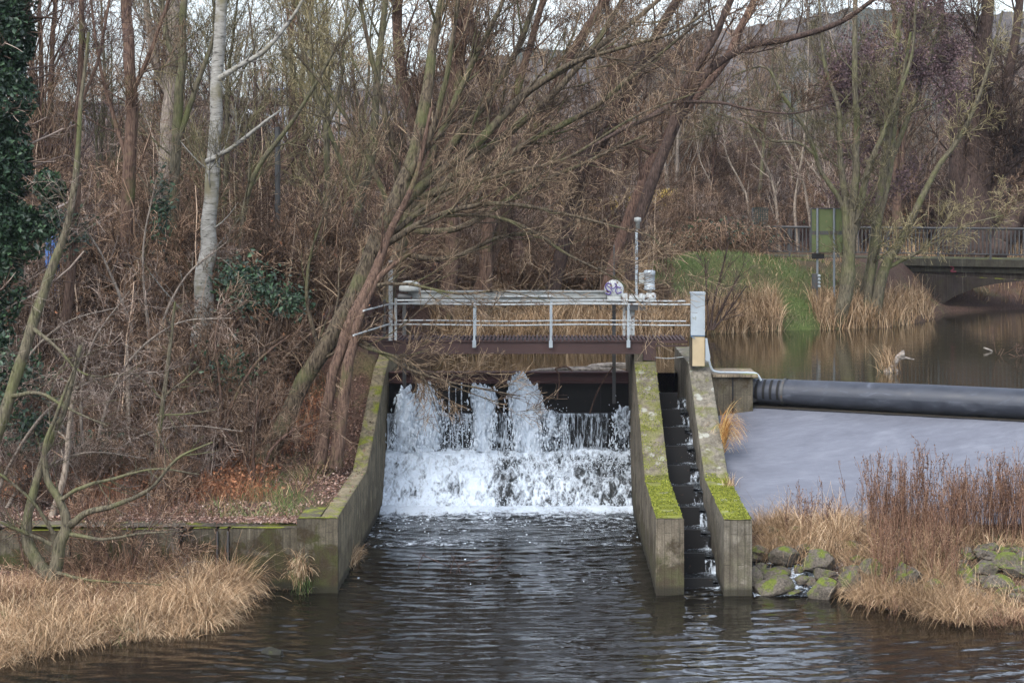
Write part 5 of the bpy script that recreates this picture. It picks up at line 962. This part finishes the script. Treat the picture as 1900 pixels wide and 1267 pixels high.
def scatter(name, pts, scl, coll, seed=0, label=None):
    mb = bpy.data.meshes.new(name); mb.vertices.add(len(pts)); mb.vertices.foreach_set('co', np.asarray(pts, np.float32).ravel())
    a = mb.attributes.new('s', 'FLOAT', 'POINT'); a.data.foreach_set('value', np.asarray(scl, np.float32)); mb.update()
    o = bpy.data.objects.new(name, mb); C.objects.link(o); g = bpy.data.node_groups.new(name, 'GeometryNodeTree')
    g.interface.new_socket('Geometry', in_out='INPUT', socket_type='NodeSocketGeometry'); g.interface.new_socket('Geometry', in_out='OUTPUT', socket_type='NodeSocketGeometry')
    n = g.nodes; i_ = n.new('NodeGroupInput'); o_ = n.new('NodeGroupOutput'); ci = n.new('GeometryNodeCollectionInfo'); ci.inputs['Collection'].default_value = coll
    ci.inputs['Separate Children'].default_value = True; ci.inputs['Reset Children'].default_value = True
    ip = n.new('GeometryNodeInstanceOnPoints'); ip.inputs['Pick Instance'].default_value = True
    rv = n.new('FunctionNodeRandomValue'); rv.data_type = 'FLOAT_VECTOR'; rv.inputs['Max'].default_value = (.12, .12, 6.28); rv.inputs['Min'].default_value = (-.12, -.12, 0); rv.inputs['Seed'].default_value = seed
    na = n.new('GeometryNodeInputNamedAttribute'); na.data_type = 'FLOAT'; na.inputs['Name'].default_value = 's'
    L = g.links.new; L(i_.outputs[0], ip.inputs['Points']); L(ci.outputs[0], ip.inputs['Instance']); L(rv.outputs[0], ip.inputs['Rotation']); L(na.outputs['Attribute'], ip.inputs['Scale']); L(ip.outputs[0], o_.inputs[0])
    m = o.modifiers.new('scatter', 'NODES'); m.node_group = g; return tag(o, kind='stuff')
def zone(n, pxr, Yr, rs, keep=None):
    out = []
    while len(out) < n:
        px = rs.uniform(*pxr); Y = math.sqrt(rs.uniform(Yr[0] ** 2, Yr[1] ** 2)); x = (px - CX) * Y / F
        if keep is not None and not keep(px, Y, x): continue
        z = float(H(x, Y)); 
        if z < .2 or (x > -4.6 and z < PZ): continue
        out.append((x, Y, z - .08))
    return out
rs = np.random.default_rng(88); pts = []; scl = []
def add(p, s): pts.extend(p); scl.extend(rs.uniform(s[0], s[1], len(p)))
add(zone(62, (-60, 520), (46.5, 53), rs, lambda px, Y, x: not (px > 420 and Y < 49)), (.55, 1.0))
add(zone(90, (-60, 700), (53, 62), rs), (.8, 1.3)); add(zone(150, (-80, 760), (62, 90), rs), (.9, 1.5))
add(zone(100, (700, 1230), (64.5, 84), rs, lambda px, Y, x: px < 1055 or rs.random() < .3), (.6, 1.1)); add(zone(75, (-60, 690), (50.5, 60), rs), (.9, 1.3)); add(zone(60, (1180, 1385), (79, 90), rs), (.5, .95))
add(zone(170, (1240, 2000), (88, 125), rs), (.8, 1.5)); add(zone(150, (-100, 1300), (90, 150), rs, lambda px, Y, x: px < 1055 or px > 1240 or Y > 97), (1.1, 1.9)); add(zone(110, (1200, 2100), (125, 190), rs), (1.4, 2.4))
add(zone(150, (-150, 1150), (150, 240), rs), (2.3, 3.1)); add(zone(60, (1100, 1500), (150, 240), rs), (1.6, 2.4))
add(zone(14, (-40, 360), (41.5, 46), rs), (.35, .6)); add(zone(30, (-40, 560), (45, 49), rs, lambda px, Y, x: not px > 400 or Y > 47), (.35, .65))
scatter('thicket', pts, scl, tcol, 3)
# the blackberry tangle above the green mound
rs = np.random.default_rng(91); P = []
n = 900; base = np.stack([rs.uniform(3.5, 9.2, n), rs.uniform(75, 79, n), np.zeros(n)], 1); base[:, 2] = H(base[:, 0], base[:, 1]); a = rs.uniform(0, 6.28, n); L = rs.uniform(1, 2.6, n); t = np.linspace(0, 1, 7)
P = base[:, None] + np.stack([np.cos(a)[:, None] * L[:, None] * t, np.sin(a)[:, None] * L[:, None] * t * .5, np.sin(t * 2.6)[None] * rs.uniform(.5, 1.7, n)[:, None]], -1); v, q, _ = tubes(P, np.full((n, 7), .012), 3); mb = MB().raw(v, q, 0, np.repeat(rs.random(n), 21))
pp = P[:, 2:6].reshape(-1, 3); pp = pp[rs.integers(0, len(pp), 1800)]; v, q, t_ = leaves(rs, pp + rs.normal(0, .1, pp.shape), .07); mb.raw(v, q, 1, t_, False)
tag(mb.build('bramble_tangle', [TW['red'], IVY]), kind='stuff')

# --- grass, reeds and weeds
def tufts(centres, per, spread, Lr, w, lean, droop, rs, K=5, wind=(0, 0), z_extra=0, Hh=None):
    cc = np.asarray(centres, float); sz = np.repeat(rs.uniform(.55, 1.25, len(cc)) * (1 + .35 * fbm(v3(cc[:, 0] * .9, cc[:, 1] * .9, 0), 2, 31)), per); tn = np.repeat(rs.random(len(cc)), per)
    c = np.repeat(cc, per, 0); o = rs.normal(0, spread, (len(c), 2)); c[:, :2] += o; wind = (wind[0] + o[:, 0] / spread * .5, wind[1] + o[:, 1] / spread * .5); c[:, 2] = np.maximum(H(c[:, 0], c[:, 1]), .0 if Hh is None else Hh) - .03 + z_extra
    v, q, t, P = blades(rs, c, rs.uniform(*Lr, len(c)) * sz, rs.uniform(.7, 1.3, len(c)) * w, lean * .6, droop, K, wind)
    return v, q, np.clip(t * .5 + np.repeat(tn, K * 2) * .5 - .28 * np.tile(np.repeat(np.linspace(1, 0, K) ** 1.5, 2), len(c)) * 0, 0, 1), P
def region(n, px, py, z, rs, keep=None):
    out = []
    while len(out) < n:
        a, b = rs.uniform(*px), rs.uniform(*py)
        if keep is None or keep(a, b): out.append(onz(a, b, z))
    return np.array(out)
rs = np.random.default_rng(95); mb = MB(); lo = lambda a, b: b < np.interp(a, [-40, 0, 200, 320, 400, 460, 500], [1235, 1218, 1176, 1170, 1150, 1075, 1000]) + 0 and b > np.interp(a, [-40, 200, 260, 330, 430, 500], [1110, 1118, 1110, 1095, 1090, 1080])
c = region(300, (-40, 500), (1080, 1235), .15, rs, lo); v, q, t, _ = tufts(c, 42, .12, (.35, .8), .013, .6, 1.7, rs); mb.raw(v, q, 0, t)
c = region(80, (300, 505), (1085, 1150), .15, rs, lo); v, q, t, _ = tufts(c, 70, .11, (.5, 1.0), .013, .5, 1.7, rs, 6); mb.raw(v, q, 0, t)
c = region(46, (330, 440), (1075, 1110), .15, rs, lo); v, q, t, _ = tufts(c, 60, .12, (.8, 1.2), .013, .3, 1.1, rs, 6); mb.raw(v, q, 0, t)
c = region(150, (-40, 470), (1080, 1225), .15, rs, lo); v, q, t, _ = tufts(c, 34, .2, (.25, .7), .012, .7, 1.6, rs); mb.raw(v, q, 1, t)
c = region(40, (-40, 470), (1100, 1225), .15, rs, lo); v, q, t, _ = tufts(c, 20, .15, (.2, .5), .01, .6, 1., rs); mb.raw(v, q, 2, t)
c = region(60, (-40, 240), (1095, 1150), .2, rs); v, q, t, _ = tufts(c, 40, .2, (.4, .9), .011, .6, 1.1, rs); mb.raw(v, q, 3, t)
tag(mb.build('dry_bank_grass', [STRAW, REED, GREEN, WEED]), kind='stuff')
mb = MB(); c = region(90, (120, 420), (1010, 1110), .25, rs, lambda a, b: b > 1040); v, q, t, _ = tufts(c, 16, .2, (.6, 1.5), .012, .35, .5, rs); mb.raw(v, q, 0, t)
tag(mb.build('dead_undergrowth', WEED), kind='stuff')
gc = empty('grass_tuft', at(558, 1098, 39.3), 'drooping tuft of yellow green grass hanging at the corner block by the water', 'grass tuft'); b_ = np.tile(np.array([(558 - CX) * 39.15 / F, 39.15, .42]), (420, 1)) + rs.normal(0, [.06, .05, .12], (420, 3)); v, q, t, _ = blades(rs, b_, rs.uniform(.3, .7, 420), rs.uniform(.01, .018, 420), .25, 1.6, 6, (0, -.3)); MB().raw(v, q, 0, t).build('blades', STRAW, gc)
b_ = np.tile(np.array([(558 - CX) * 39.15 / F, 39.15, .25]), (160, 1)) + rs.normal(0, [.08, .05, .2], (160, 3)); v, q, t, _ = blades(rs, b_, rs.uniform(.3, .6, 160), rs.uniform(.01, .018, 160), .3, 1.6, 5, (0, -.3)); MB().raw(v, q, 0, t).build('green_blades', GREEN, gc)
gt = empty('grass_tuft', at(662, 1035, 42), 'small green and straw tuft at the foot of the left channel wall', 'grass tuft'); b_ = np.tile(np.array([-4.56, 42.3, .1]), (200, 1)) + rs.normal(0, [.05, .3, .06], (200, 3)); v, q, t, _ = blades(rs, b_, rs.uniform(.2, .5, 200), rs.uniform(.01, .016, 200), .5, 1.2, 5, (.3, 0)); MB().raw(v, q, 0, t).build('blades', STRAW, gt)
go = empty('grass_tuft', at(1345, 860, 44.8), 'rusty orange grass tuft hanging down the outer side of the right wall', 'grass tuft'); b_ = np.tile(np.array([4.54, 45.6, 2.55]), (380, 1)) + rs.normal(0, [.03, .12, .16], (380, 3)); v, q, t, _ = blades(rs, b_, rs.uniform(.4, 1.0, 380), rs.uniform(.009, .015, 380), .25, 1.9, 6, (.3, -.1)); MB().raw(v, q, 0, t).build('blades', tint_mat('orange_grass', [(0, (.2, .08, .02)), (.6, (.42, .22, .07)), (1, (.6, .46, .2))]), go)
for px, lab in ((1355, 'little dry tuft growing on the moss of the right wall top'),):
    g2 = empty('grass_tuft', (4.45, 42.8, 1.75), lab, 'grass tuft'); b_ = np.tile(np.array([4.45, 42.9, 1.75]), (90, 1)) + rs.normal(0, [.08, .1, .01], (90, 3)); v, q, t, _ = blades(rs, b_, rs.uniform(.15, .4, 90), rs.uniform(.006, .01, 90), .4, .8); MB().raw(v, q, 0, t).build('blades', STRAW, g2)
# bank behind the wall: litter, rusty ferns, low grass
mb = MB(); n = 30000; x = rs.uniform(-17, -4.75, n); y = rs.uniform(40.2, 51, n); k = (fbm(v3(x * .7, y * .7, 0), 3, 6) > -.25) & ((x > -13) | (y > 41)); x, y = x[k], y[k]; zz = H(x, y); zz = np.where(x > -5.0, 99, zz); k = zz < 50; v, q, t = leaves(rs, np.stack([x[k], y[k], zz[k] + .03], 1), .04, 1.6); mb.raw(v, q, 0, t, False)
x = rs.uniform(-5.5, -4.66, 700); y = rs.uniform(41, 51, 700); zt_ = np.interp(y, [39.3, 45.8, 48, 49.5, 51.5], [1.64, 1.67, 2.45, 3.05, 3.75]); k = (x < -5.05) | (rs.random(700) < .25); v, q, t = leaves(rs, np.stack([x, y, zt_ + .035], 1)[k], .035, 1.8); mb.raw(v, q, 0, t, False)
n = 2500; x = -5.5 - rs.exponential(1.4, n); y = rs.uniform(39.8, 40.6, n); v, q, t = leaves(rs, np.stack([x, y, np.full(n, 1.46)], 1), .035, 2.2); mb.raw(v, q, 0, t, False)
tag(mb.build('leaf_litter', LITTER), kind='stuff')
mb = MB(); n = 9000; x = rs.uniform(-17, -6.3, n); y = rs.uniform(42.5, 52, n); k = fbm(v3(x * .5, y * .5, 4), 3, 16) > -.12; x, y = x[k], y[k]; c = np.stack([x, y, H(x, y)], 1); v, q, t, Pb = blades(rs, c, rs.uniform(.25, .8, len(c)), rs.uniform(.012, .02, len(c)), .5, .7); mb.raw(v, q, 0, t)
pp = Pb[:, 2:].reshape(-1, 3); pp = pp[rs.integers(0, len(pp), 14000)]; v, q, t = leaves(rs, pp + rs.normal(0, .08, pp.shape), .04); mb.raw(v, q, 0, t, False)
tag(mb.build('rusty_undergrowth', RUST), kind='stuff')
mb = MB(); c = region(60, (400, 620), (870, 960), 1.6, rs); v, q, t, _ = tufts(c, 26, .2, (.15, .5), .012, .6, .9, rs); mb.raw(v, q, 0, np.minimum(t, 1)); tag(mb.build('low_green_grass', GREEN), kind='stuff')
mb = MB(); c = region(50, (380, 620), (860, 955), 1.6, rs); v, q, t, _ = tufts(c, 30, .25, (.2, .6), .012, .6, .9, rs); mb.raw(v, q, 0, t); tag(mb.build('low_dry_grass', REED), kind='stuff')

# reeds on the far bank of the pond
mb = MB(); n = 13000; x = rs.uniform(-3.5, 16.5, n); wv = fbm(v3(x * .5, 0, 0), 3, 2); y = yb(x) + rs.uniform(-.15, 2.6, n) + .3 * wv; gap = (np.abs(x - 9.9) < .75) | ((x > 14.6) & (rs.random(n) < .5)); k = ~gap; x, y = x[k], y[k]; c = np.stack([x, y, np.maximum(H(x, y), PZ) - .05], 1)
hgt = 1.25 * (.6 + .5 * np.clip(fbm(v3(x * .9, y * .4, 0), 3, 4) + .6, 0, 1.3)); v, q, t, _ = blades(rs, c, rs.uniform(.6, 1.15, len(c)) * hgt, rs.uniform(.02, .034, len(c)), .3, .8, 6); mb.raw(v, q, 0, t)
tag(mb.build('reeds', REED), kind='stuff')
mb = MB(); n = 9000; x = rs.uniform(-4, 4, n); y = rs.uniform(61, 72, n); k = y > yb(x) + .5; x, y = x[k], y[k]; c = np.stack([x, y, H(x, y)], 1); v, q, t, _ = blades(rs, c, rs.uniform(.3, 1.1, len(c)), rs.uniform(.02, .03, len(c)), .5, .8); mb.raw(v, q, 0, t)
n = 4000; x = rs.uniform(16, 32, n); y = rs.uniform(82, 96, n); k = y > yb(x) + .3; x, y = x[k], y[k]; c = np.stack([x, y, H(x, y)], 1); v, q, t, _ = blades(rs, c, rs.uniform(.3, 1., len(c)), rs.uniform(.02, .04, len(c)), .5, .8); mb.raw(v, q, 0, t)
tag(mb.build('far_bank_grass', REED), kind='stuff')
mb = MB(); n = 30000; x = rs.uniform(-1, 13.5, n); y = rs.uniform(66, 78.5, n); g_ = np.exp(-((x - 7.2) / 5.2) ** 2 - ((y - 73.5) / 4.2) ** 2) + .25 * fbm(v3(x * .8, y * .8, 0), 3, 3); k = (g_ + .35 * vnoise(v3(x * 1.5, y * .8, 0), 6) > .48) & (y > yb(x) + .8) & (rs.random(n) < .8) | ((np.abs(x - 9.95) < .8) & (y > yb(x)) & (y < yb(x) + 3)); x, y = x[k], y[k]; c = np.stack([x, y, H(x, y)], 1)
v, q, t, _ = blades(rs, c, rs.uniform(.06, .2, len(c)), rs.uniform(.015, .03, len(c)), .8, 1., 4); mb.raw(v, q, 0, t)
n = 6000; x = rs.uniform(-1, 13.5, n); y = rs.uniform(70, 79, n); k = vnoise(v3(x * .9, y * .9, 3), 9) > -.1; x, y = x[k], y[k]; c = np.stack([x, y, H(x, y)], 1); v, q, t, _ = blades(rs, c, rs.uniform(.12, .4, len(c)), rs.uniform(.015, .025, len(c)), .8, 1.1, 4); mb.raw(v, q, 1, t)
tag(mb.build('green_mound_grass', [GREEN, REED]), kind='stuff')
mb = MB(); n = 9000; x = rs.uniform(1.2, 6.6, n); y = rs.uniform(92, 95, n); c = np.stack([x, y, H(x, y)], 1); v, q, t, _ = blades(rs, c, rs.uniform(2.4, 3.5, n), np.full(n, .05), .15, .3, 4); mb.raw(v, q, 0, t); tag(mb.build('golden_grass', GOLD), kind='stuff')
# bare bush behind the metal clad post
hero('bare_bush', 'thin bare bush rising behind the metal clad post', [[(1318, 612, 66, 5), (1325, 560, 66, 4), (1340, 500, 66, 3), (1352, 450, 66, 2)], [(1315, 612, 66, 5), (1312, 550, 66, 3), (1308, 490, 66, 2)], [(1320, 612, 66, 5), (1345, 560, 66, 4), (1372, 510, 66, 2)], [(1322, 612, 66, 5), (1350, 580, 66, 3), (1385, 530, 66, 2)]],
     [LV(8, (.5, 1.5), (15, 40), K=5, S=3, up=.1), LV(5, (.3, .9), (15, 40), K=4)], 'dark', 'dark', 401, cat='bush', rmin=.009)

# --- island of weeds, grass and rocks below the weir
mb = MB(); rs = np.random.default_rng(97)
isl = lambda a, b: not (1785 < a and 1018 < b < 1108) and b < np.interp(a, [1400, 1500, 1560, 1600, 1680, 1760, 1800, 1900, 2000], [985, 1010, 1020, 1090, 1100, 1120, 1135, 1135, 1140])
c = region(230, (1545, 1990), (985, 1130), .4, rs, lambda a, b: isl(a, b) and vnoise(np.array([a * .018, b * .03, 2.]), 4) > -.35 and not (a > 1810 and b > 1000) and not (1600 < a < 1700 and 1040 < b < 1085)); v, q, t, _ = tufts(c, 60, .13, (.4, .95), .011, .5, 1.3, rs, 6, Hh=.1); mb.raw(v, q, 0, t)
c = region(34, (1412, 1480), (992, 1022), .6, rs); v, q, t, _ = tufts(c, 80, .1, (.6, 1.1), .011, .4, 1.3, rs, 6, Hh=.3); mb.raw(v, q, 0, t)
c = region(44, (1475, 1570), (992, 1026), .6, rs); v, q, t, _ = tufts(c, 80, .1, (.6, 1.15), .011, .45, 1.5, rs, 6, Hh=.3); mb.raw(v, q, 3, t)
c = region(24, (1590, 1700), (1070, 1100), .2, rs); v, q, t, _ = tufts(c, 90, .1, (.5, .9), .011, .5, 1.5, rs, 6, (-.2, -.2), Hh=.1); mb.raw(v, q, 0, t)
c = region(14, (1740, 1990), (1105, 1130), .2, rs); v, q, t, _ = tufts(c, 80, .1, (.4, .8), .011, .5, 1.5, rs, 6, (-.1, -.2), Hh=.1); mb.raw(v, q, 0, t)
c = region(120, (1560, 1990), (985, 1130), .4, rs, isl); v, q, t, _ = tufts(c, 34, .2, (.3, .8), .011, .8, 1.5, rs, 6, Hh=.1); mb.raw(v, q, 1, t)
c = region(60, (1560, 1990), (1060, 1130), .2, rs, isl); v, q, t, _ = tufts(c, 24, .12, (.15, .4), .01, .6, 1., rs, 5, Hh=.1); mb.raw(v, q, 2, t)
c = region(90, (1560, 1990), (1000, 1125), .2, rs, isl); v, q, t, _ = tufts(c, 46, .1, (.4, .8), .011, .5, 1.3, rs, 6, Hh=.1); mb.raw(v, q, 3, t)
c = region(60, (1785, 1990), (1000, 1110), .5, rs, lambda a, b: vnoise(np.array([a * .05, b * .06, 5.]), 3) > -.1); v, q, t, _ = tufts(c, 40, .12, (.3, .7), .011, .6, 1.4, rs, 6, Hh=.1); mb.raw(v, q, 3, t)
c = region(50, (1785, 1990), (1015, 1110), .5, rs); v, q, t, _ = tufts(c, 30, .12, (.1, .25), .012, .8, 1., rs, 5, Hh=.1); mb.raw(v, q, 2, t)
tag(mb.build('island_grass', [REED, WEED, GREEN, STRAW]), kind='stuff')
mb = MB(); 
def weeds(n, px, py, hr, lo_=1.):
    c = region(n, px, py, .7, rs); c[:, 2] = H(c[:, 0], c[:, 1]); K = 6; h = rs.uniform(*hr, n); z = np.linspace(0, 1, K); l = rs.normal(0, .12, (n, 2))
    P = c[:, None] + np.stack([l[:, :1] * h[:, None] * z, l[:, 1:] * h[:, None] * z, h[:, None] * z], -1) + rs.normal(0, .015, (n, K, 3)); Rr = np.repeat(np.interp(z, [0, 1], [.008, .004])[None], n, 0); v, q, _ = tubes(P, Rr, 3); tt = rs.random(n); mb.raw(v, q, 0, np.repeat(tt, K * 3))
    a = grow(rs, P, Rr, 12, (.15, .5), (15, 40), K=4, up=.15, rmin=.004, t0=.35); v, q, _ = tubes(a[0], a[1], 3); mb.raw(v, q, 0, np.repeat(rs.random(len(a[0])), 12)); pp = a[0][:, 1:].reshape(-1, 3); pp = pp[rs.integers(0, len(pp), int(n * 30 * lo_))]; v, q, t = leaves(rs, pp + rs.normal(0, .02, pp.shape), .02); mb.raw(v, q, 0, t * .8, False)
weeds(190, (1620, 1790), (990, 1060), (.7, 1.5)); weeds(170, (1780, 1990), (990, 1018), (.8, 1.7)); weeds(90, (1740, 1990), (990, 1020), (1.1, 1.9)); weeds(50, (1590, 1690), (990, 1020), (1.3, 2.1)); weeds(16, (1700, 1735), (992, 1008), (1.8, 2.2), 3); weeds(18, (1450, 1560), (990, 1010), (.7, 1.3)); weeds(36, (1850, 1990), (990, 1010), (1.4, 2.1))
tag(mb.build('dead_weeds', WEED), kind='stuff')
def rock_mat():
    m, nt, b = newmat('mossy_rock', .85, .2); v = coords(nt); n = noise(nt, v, 3, 7, .7); n2 = noise(nt, v, 22, 4, .7); c = ramp_out(nt, n2, [(.3, (.03, .025, .02)), (.7, (.13, .11, .085))])
    g = nt.nodes.new('ShaderNodeNewGeometry'); s = nt.nodes.new('ShaderNodeSeparateXYZ'); nt.links.new(g.outputs['Normal'], s.inputs[0]); k = mth(nt, 'MULTIPLY', rng_(nt, s.outputs[2], -.1, .7), rng_(nt, n, .49, .56)); c = mixc(nt, k, c, mixc(nt, n2, (.014, .02, .005), (.15, .18, .025)))
    nt.links.new(c, b.inputs['Base Color']); bump(nt, b, mth(nt, 'ADD', n, n2), .7, .03); return m
RM = rock_mat()
SM = paint('wet_dark_stone', (.016, .015, .009), .5, .9, rustcol=(.03, .034, .01))
def rock(px, py, z, w, h, seed, label, group=None):
    rs = np.random.default_rng(seed); bm = bmesh.new(); bmesh.ops.create_icosphere(bm, subdivisions=4, radius=1); v = np.array([a.co[:] for a in bm.verts]); f = np.array([[a.index for a in q.verts] for q in bm.faces]); bm.free()
    for _ in range(10):
        n = nrm(rs.normal(size=3)); d = rs.uniform(.48, .8); e = v @ n; v = v - np.maximum(e - d, 0)[:, None] * n * .93
    v = v * (1 + .09 * fbm(v * 2.5, 5, seed)[:, None]); 
    for _ in range(5):
        c = onz(px, py, z); z = .6 * z + .4 * max(float(H(c[0], c[1])) + h * .006, z if py > 1180 else -.02)
    s = w * c[1] / F / 2; v = v * np.array([s, s * rs.uniform(.75, 1.1), h * c[1] / F / 2]) * 1.25
    o = MB().raw(v + c, f, smooth=False).build('rock', SM if label.startswith('lone') else RM, None, c); return tag(o, label, 'rock', group)
for a in ((1456, 1037, .45, 50, 38, 'flat topped brown green rock nearest the right channel wall, upstream side'), (1515, 1046, .4, 58, 44, 'big mossy boulder in front of the grass heap left end'), (1432, 1087, .12, 68, 44, 'wide low dark rock touching the right wall at the water line'), (1432, 1062, .3, 58, 22, 'flat dark rock just above the wide low rock by the wall'), (1527, 1064, .3, 36, 26, 'small bright mossy rock under the big mossy boulder'),
          (1528, 1095, .1, 50, 42, 'bright green mossy rock at the water edge between stream and grass'), (1682, 1072, .3, 62, 64, 'tall mossy rock half buried in the drooping grass'), (1578, 1082, .15, 40, 40, 'dark wet slab right of the bright mossy rock'), (1500, 1022, .55, 44, 22, 'flat mossy rock behind the big mossy boulder'), (1412, 1024, .5, 40, 22, 'low green rock tucked against the wall end'),
          (1725, 1092, .2, 44, 34, 'green mossy rock between two heaps of drooping grass'), (1872, 1040, .4, 60, 34, 'long mossy rock at the right edge of the picture'), (1850, 1085, .2, 54, 30, 'mossy rock by the trickle near the right edge'), (1890, 1060, .35, 46, 24, 'flat mossy rock beside the long one at right'), (1830, 1060, .3, 40, 28, 'small bright green rock left of the right edge trickle'), (1620, 1060, .3, 46, 40, 'dark rock hidden under hanging straw'),
          (1398, 1080, .1, 30, 60, 'narrow dark rock wedged at the foot of the wall'), (1470, 1100, .02, 30, 16, 'small wet stone in the trickle'), (1490, 1078, .1, 30, 20, 'black wet stone in the middle of the trickle'), (1390 + 270, 1118, .0, 34, 18, 'small dark stone at the tip of the drooping grass')):
    rock(*a[:5], int(a[0]), a[5])
rs = np.random.default_rng(123)
for k in range(58):
    px, py = rs.uniform(1398, 1600), rs.uniform(985, 1108)
    if k > 18: px, py = rs.uniform(1600, 1900), rs.uniform(1092, 1128)
    if k > 28: px, py = rs.uniform(1785, 1900), rs.uniform(1015, 1105)
    rock(px, py, float(np.clip((1125 - py) / 130 * .75, .03, .75)), rs.uniform(16, 42), rs.uniform(12, 24), 900 + k, 'small dark wet stone lying among the mossy rocks below the weir', 'small stones below the weir')
rock(508, 1214, -.03, 46, 26, 15, 'lone mossy stone just breaking the water near the lower left')
A, B = np.meshgrid(np.linspace(4.56, 8.3, 150), np.linspace(38.9, 42.7, 120), indexing='ij'); zz = np.clip((B - np.interp(A, [4.5, 6.3, 10], [39.9, 39.0, 36.9])) * .24, -.05, .9) + .07 + .05 * fbm(v3(A * 3, B * 3, 0), 4, 6)
tag(MB().grid(v3(A, B, zz), 0, np.clip(.05 + .55 * fbm(v3(A * .9, B * .9, 7), 3, 9), 0, .3)).build('trickling_water', foam_mat('trickle', False, (1, 1, 1), 9)), kind='structure')

# driftwood
dw = empty('driftwood', onz(1655, 690, PZ), 'crooked dead branch with a tuft of dry grass sticking out of the pond', 'branch'); Y = dw.location[1]
mb = MB(); mb.tube(spline([at(1645, 695, Y), at(1655, 680, Y), at(1668, 662, Y), at(1677, 657, Y)], 10), [.13] * 4 + [.09] * 6, 8).tube(spline([at(1666, 664, Y), at(1680, 664, Y), at(1696, 667, Y)], 6), [.07, .06, .05, .04, .03, .02], 6).tube(spline([at(1676, 658, Y), at(1675, 650, Y)], 3), .05, 6).tube(spline([at(1664, 690, Y), at(1656, 682, Y)], 3), .07, 6); mb.build('branch', DRIFT, dw)
b_ = np.tile(at(1652, 684, Y), (260, 1)) + rs.normal(0, [.12, .12, .08], (260, 3)); v, q, t, _ = blades(rs, b_, rs.uniform(.3, .85, 260), np.full(260, .018), .35, .5, 5, (-.25, 0)); MB().raw(v, q, 0, t).build('grass', REED, dw)
fd = empty('floating_stick', onz(1832, 652, PZ), 'small bent stick floating on the pond near the right edge', 'stick'); Y = fd.location[1]; MB().tube(spline([at(1825, 645, Y), at(1841, 652, Y), at(1827, 658, Y)], 8), .03, 6).build('stick', DRIFT, fd)
fd = empty('floating_stick', onz(1892, 662, PZ), 'tangle of dark twigs floating at the right edge of the pond', 'stick'); Y = fd.location[1]; mb = MB()
for k in range(14): p = at(1895, 655, Y) + rs.normal(0, [.3, .1, .15], 3); mb.tube(spline([p, p + rs.normal(0, .25, 3), p + rs.normal(0, .35, 3)], 7), .014, 4)
mb.build('twigs', BARK['red'], fd)
for (x0, y0, x1, y1, r, lab) in ((985, 688, 1120, 683, .05, 'long thin grey log floating behind the gate'), (1090, 681, 1168, 678, .08, 'short grey log floating behind the gate near the right wall'), (1060, 686, 1160, 689, .06, 'pale grey plank like log lying against the gate top')):
    a, b = onz(x0, y0, PZ), onz(x1, y1, PZ); o = MB().tube(spline([a, (a + b) / 2 + np.array([0, .1, .03]), b], 10), [r * .6] + [r] * 8 + [r * .5], 8).build('floating_log', DRIFT, None, (a + b) / 2); tag(o, lab, 'log')
db = empty('drift_branch', at(1040, 690, 51.7), 'snagged branch with hanging brown shreds caught on the gate top beam', 'branch'); mb = MB(); mb.tube(spline([at(1030, 684, 51.6), at(1038, 700, 51.6), at(1034, 740, 51.6)], 8), .025, 6).tube(spline([at(1030, 684, 51.6), at(1050, 680, 51.6), at(1062, 688, 51.6)], 6), .03, 6); mb.tube(spline([at(1138, 680, 51.3), at(1120, 705, 51.3), at(1105, 735, 51.3), at(1094, 768, 51.3)], 14), .022, 6).build('branch', BARK['red'], db)
# drowned twigs in the channel
dt = empty('drowned_branch', onz(840, 1062, 0), 'thin dead twigs poking out of the water in the middle of the channel', 'branch'); mb = MB(); 
c = np.array([onz(px, 1062 + dy, 0) for px, dy in ((835, 0), (845, 2), (855, 0), (885, 3), (905, 0), (825, 3), (775, -6))]); P = np.stack([c + np.array([0, 0, -.05]), c + rs.normal(0, .1, (7, 3)) * [1.6, 1, 0] + np.array([0, 0, .22]), c + rs.normal(0, .22, (7, 3)) * [1.6, 1, 0] + np.array([0, 0, .4])], 1); Rr = np.full((7, 3), .008); v, q, _ = tubes(P, Rr, 4); mb.raw(v, q)
a = grow(rs, P, Rr, 8, (.15, .5), (30, 80), K=4, rmin=.004); v, q, _ = tubes(a[0], a[1], 3); mb.raw(v, q, 0, .1); mb.build('twigs', TW['dark'], dt)

# ---------------------------------------------------------------- damp winter air
def add_haze(density):
    m = bpy.data.materials.new('haze'); m.use_nodes = True; n = m.node_tree; n.nodes.clear(); o = n.nodes.new('ShaderNodeOutputMaterial'); v = n.nodes.new('ShaderNodeVolumePrincipled')
    v.inputs['Density'].default_value = density; v.inputs['Color'].default_value = (.8, .87, 1, 1); v.inputs['Anisotropy'].default_value = 0; n.links.new(v.outputs[0], o.inputs['Volume'])
    tag(MB().box((-1500, -200, -4), (1500, 1500, 110)).build('haze', m), kind='stuff')
add_haze(.0001)
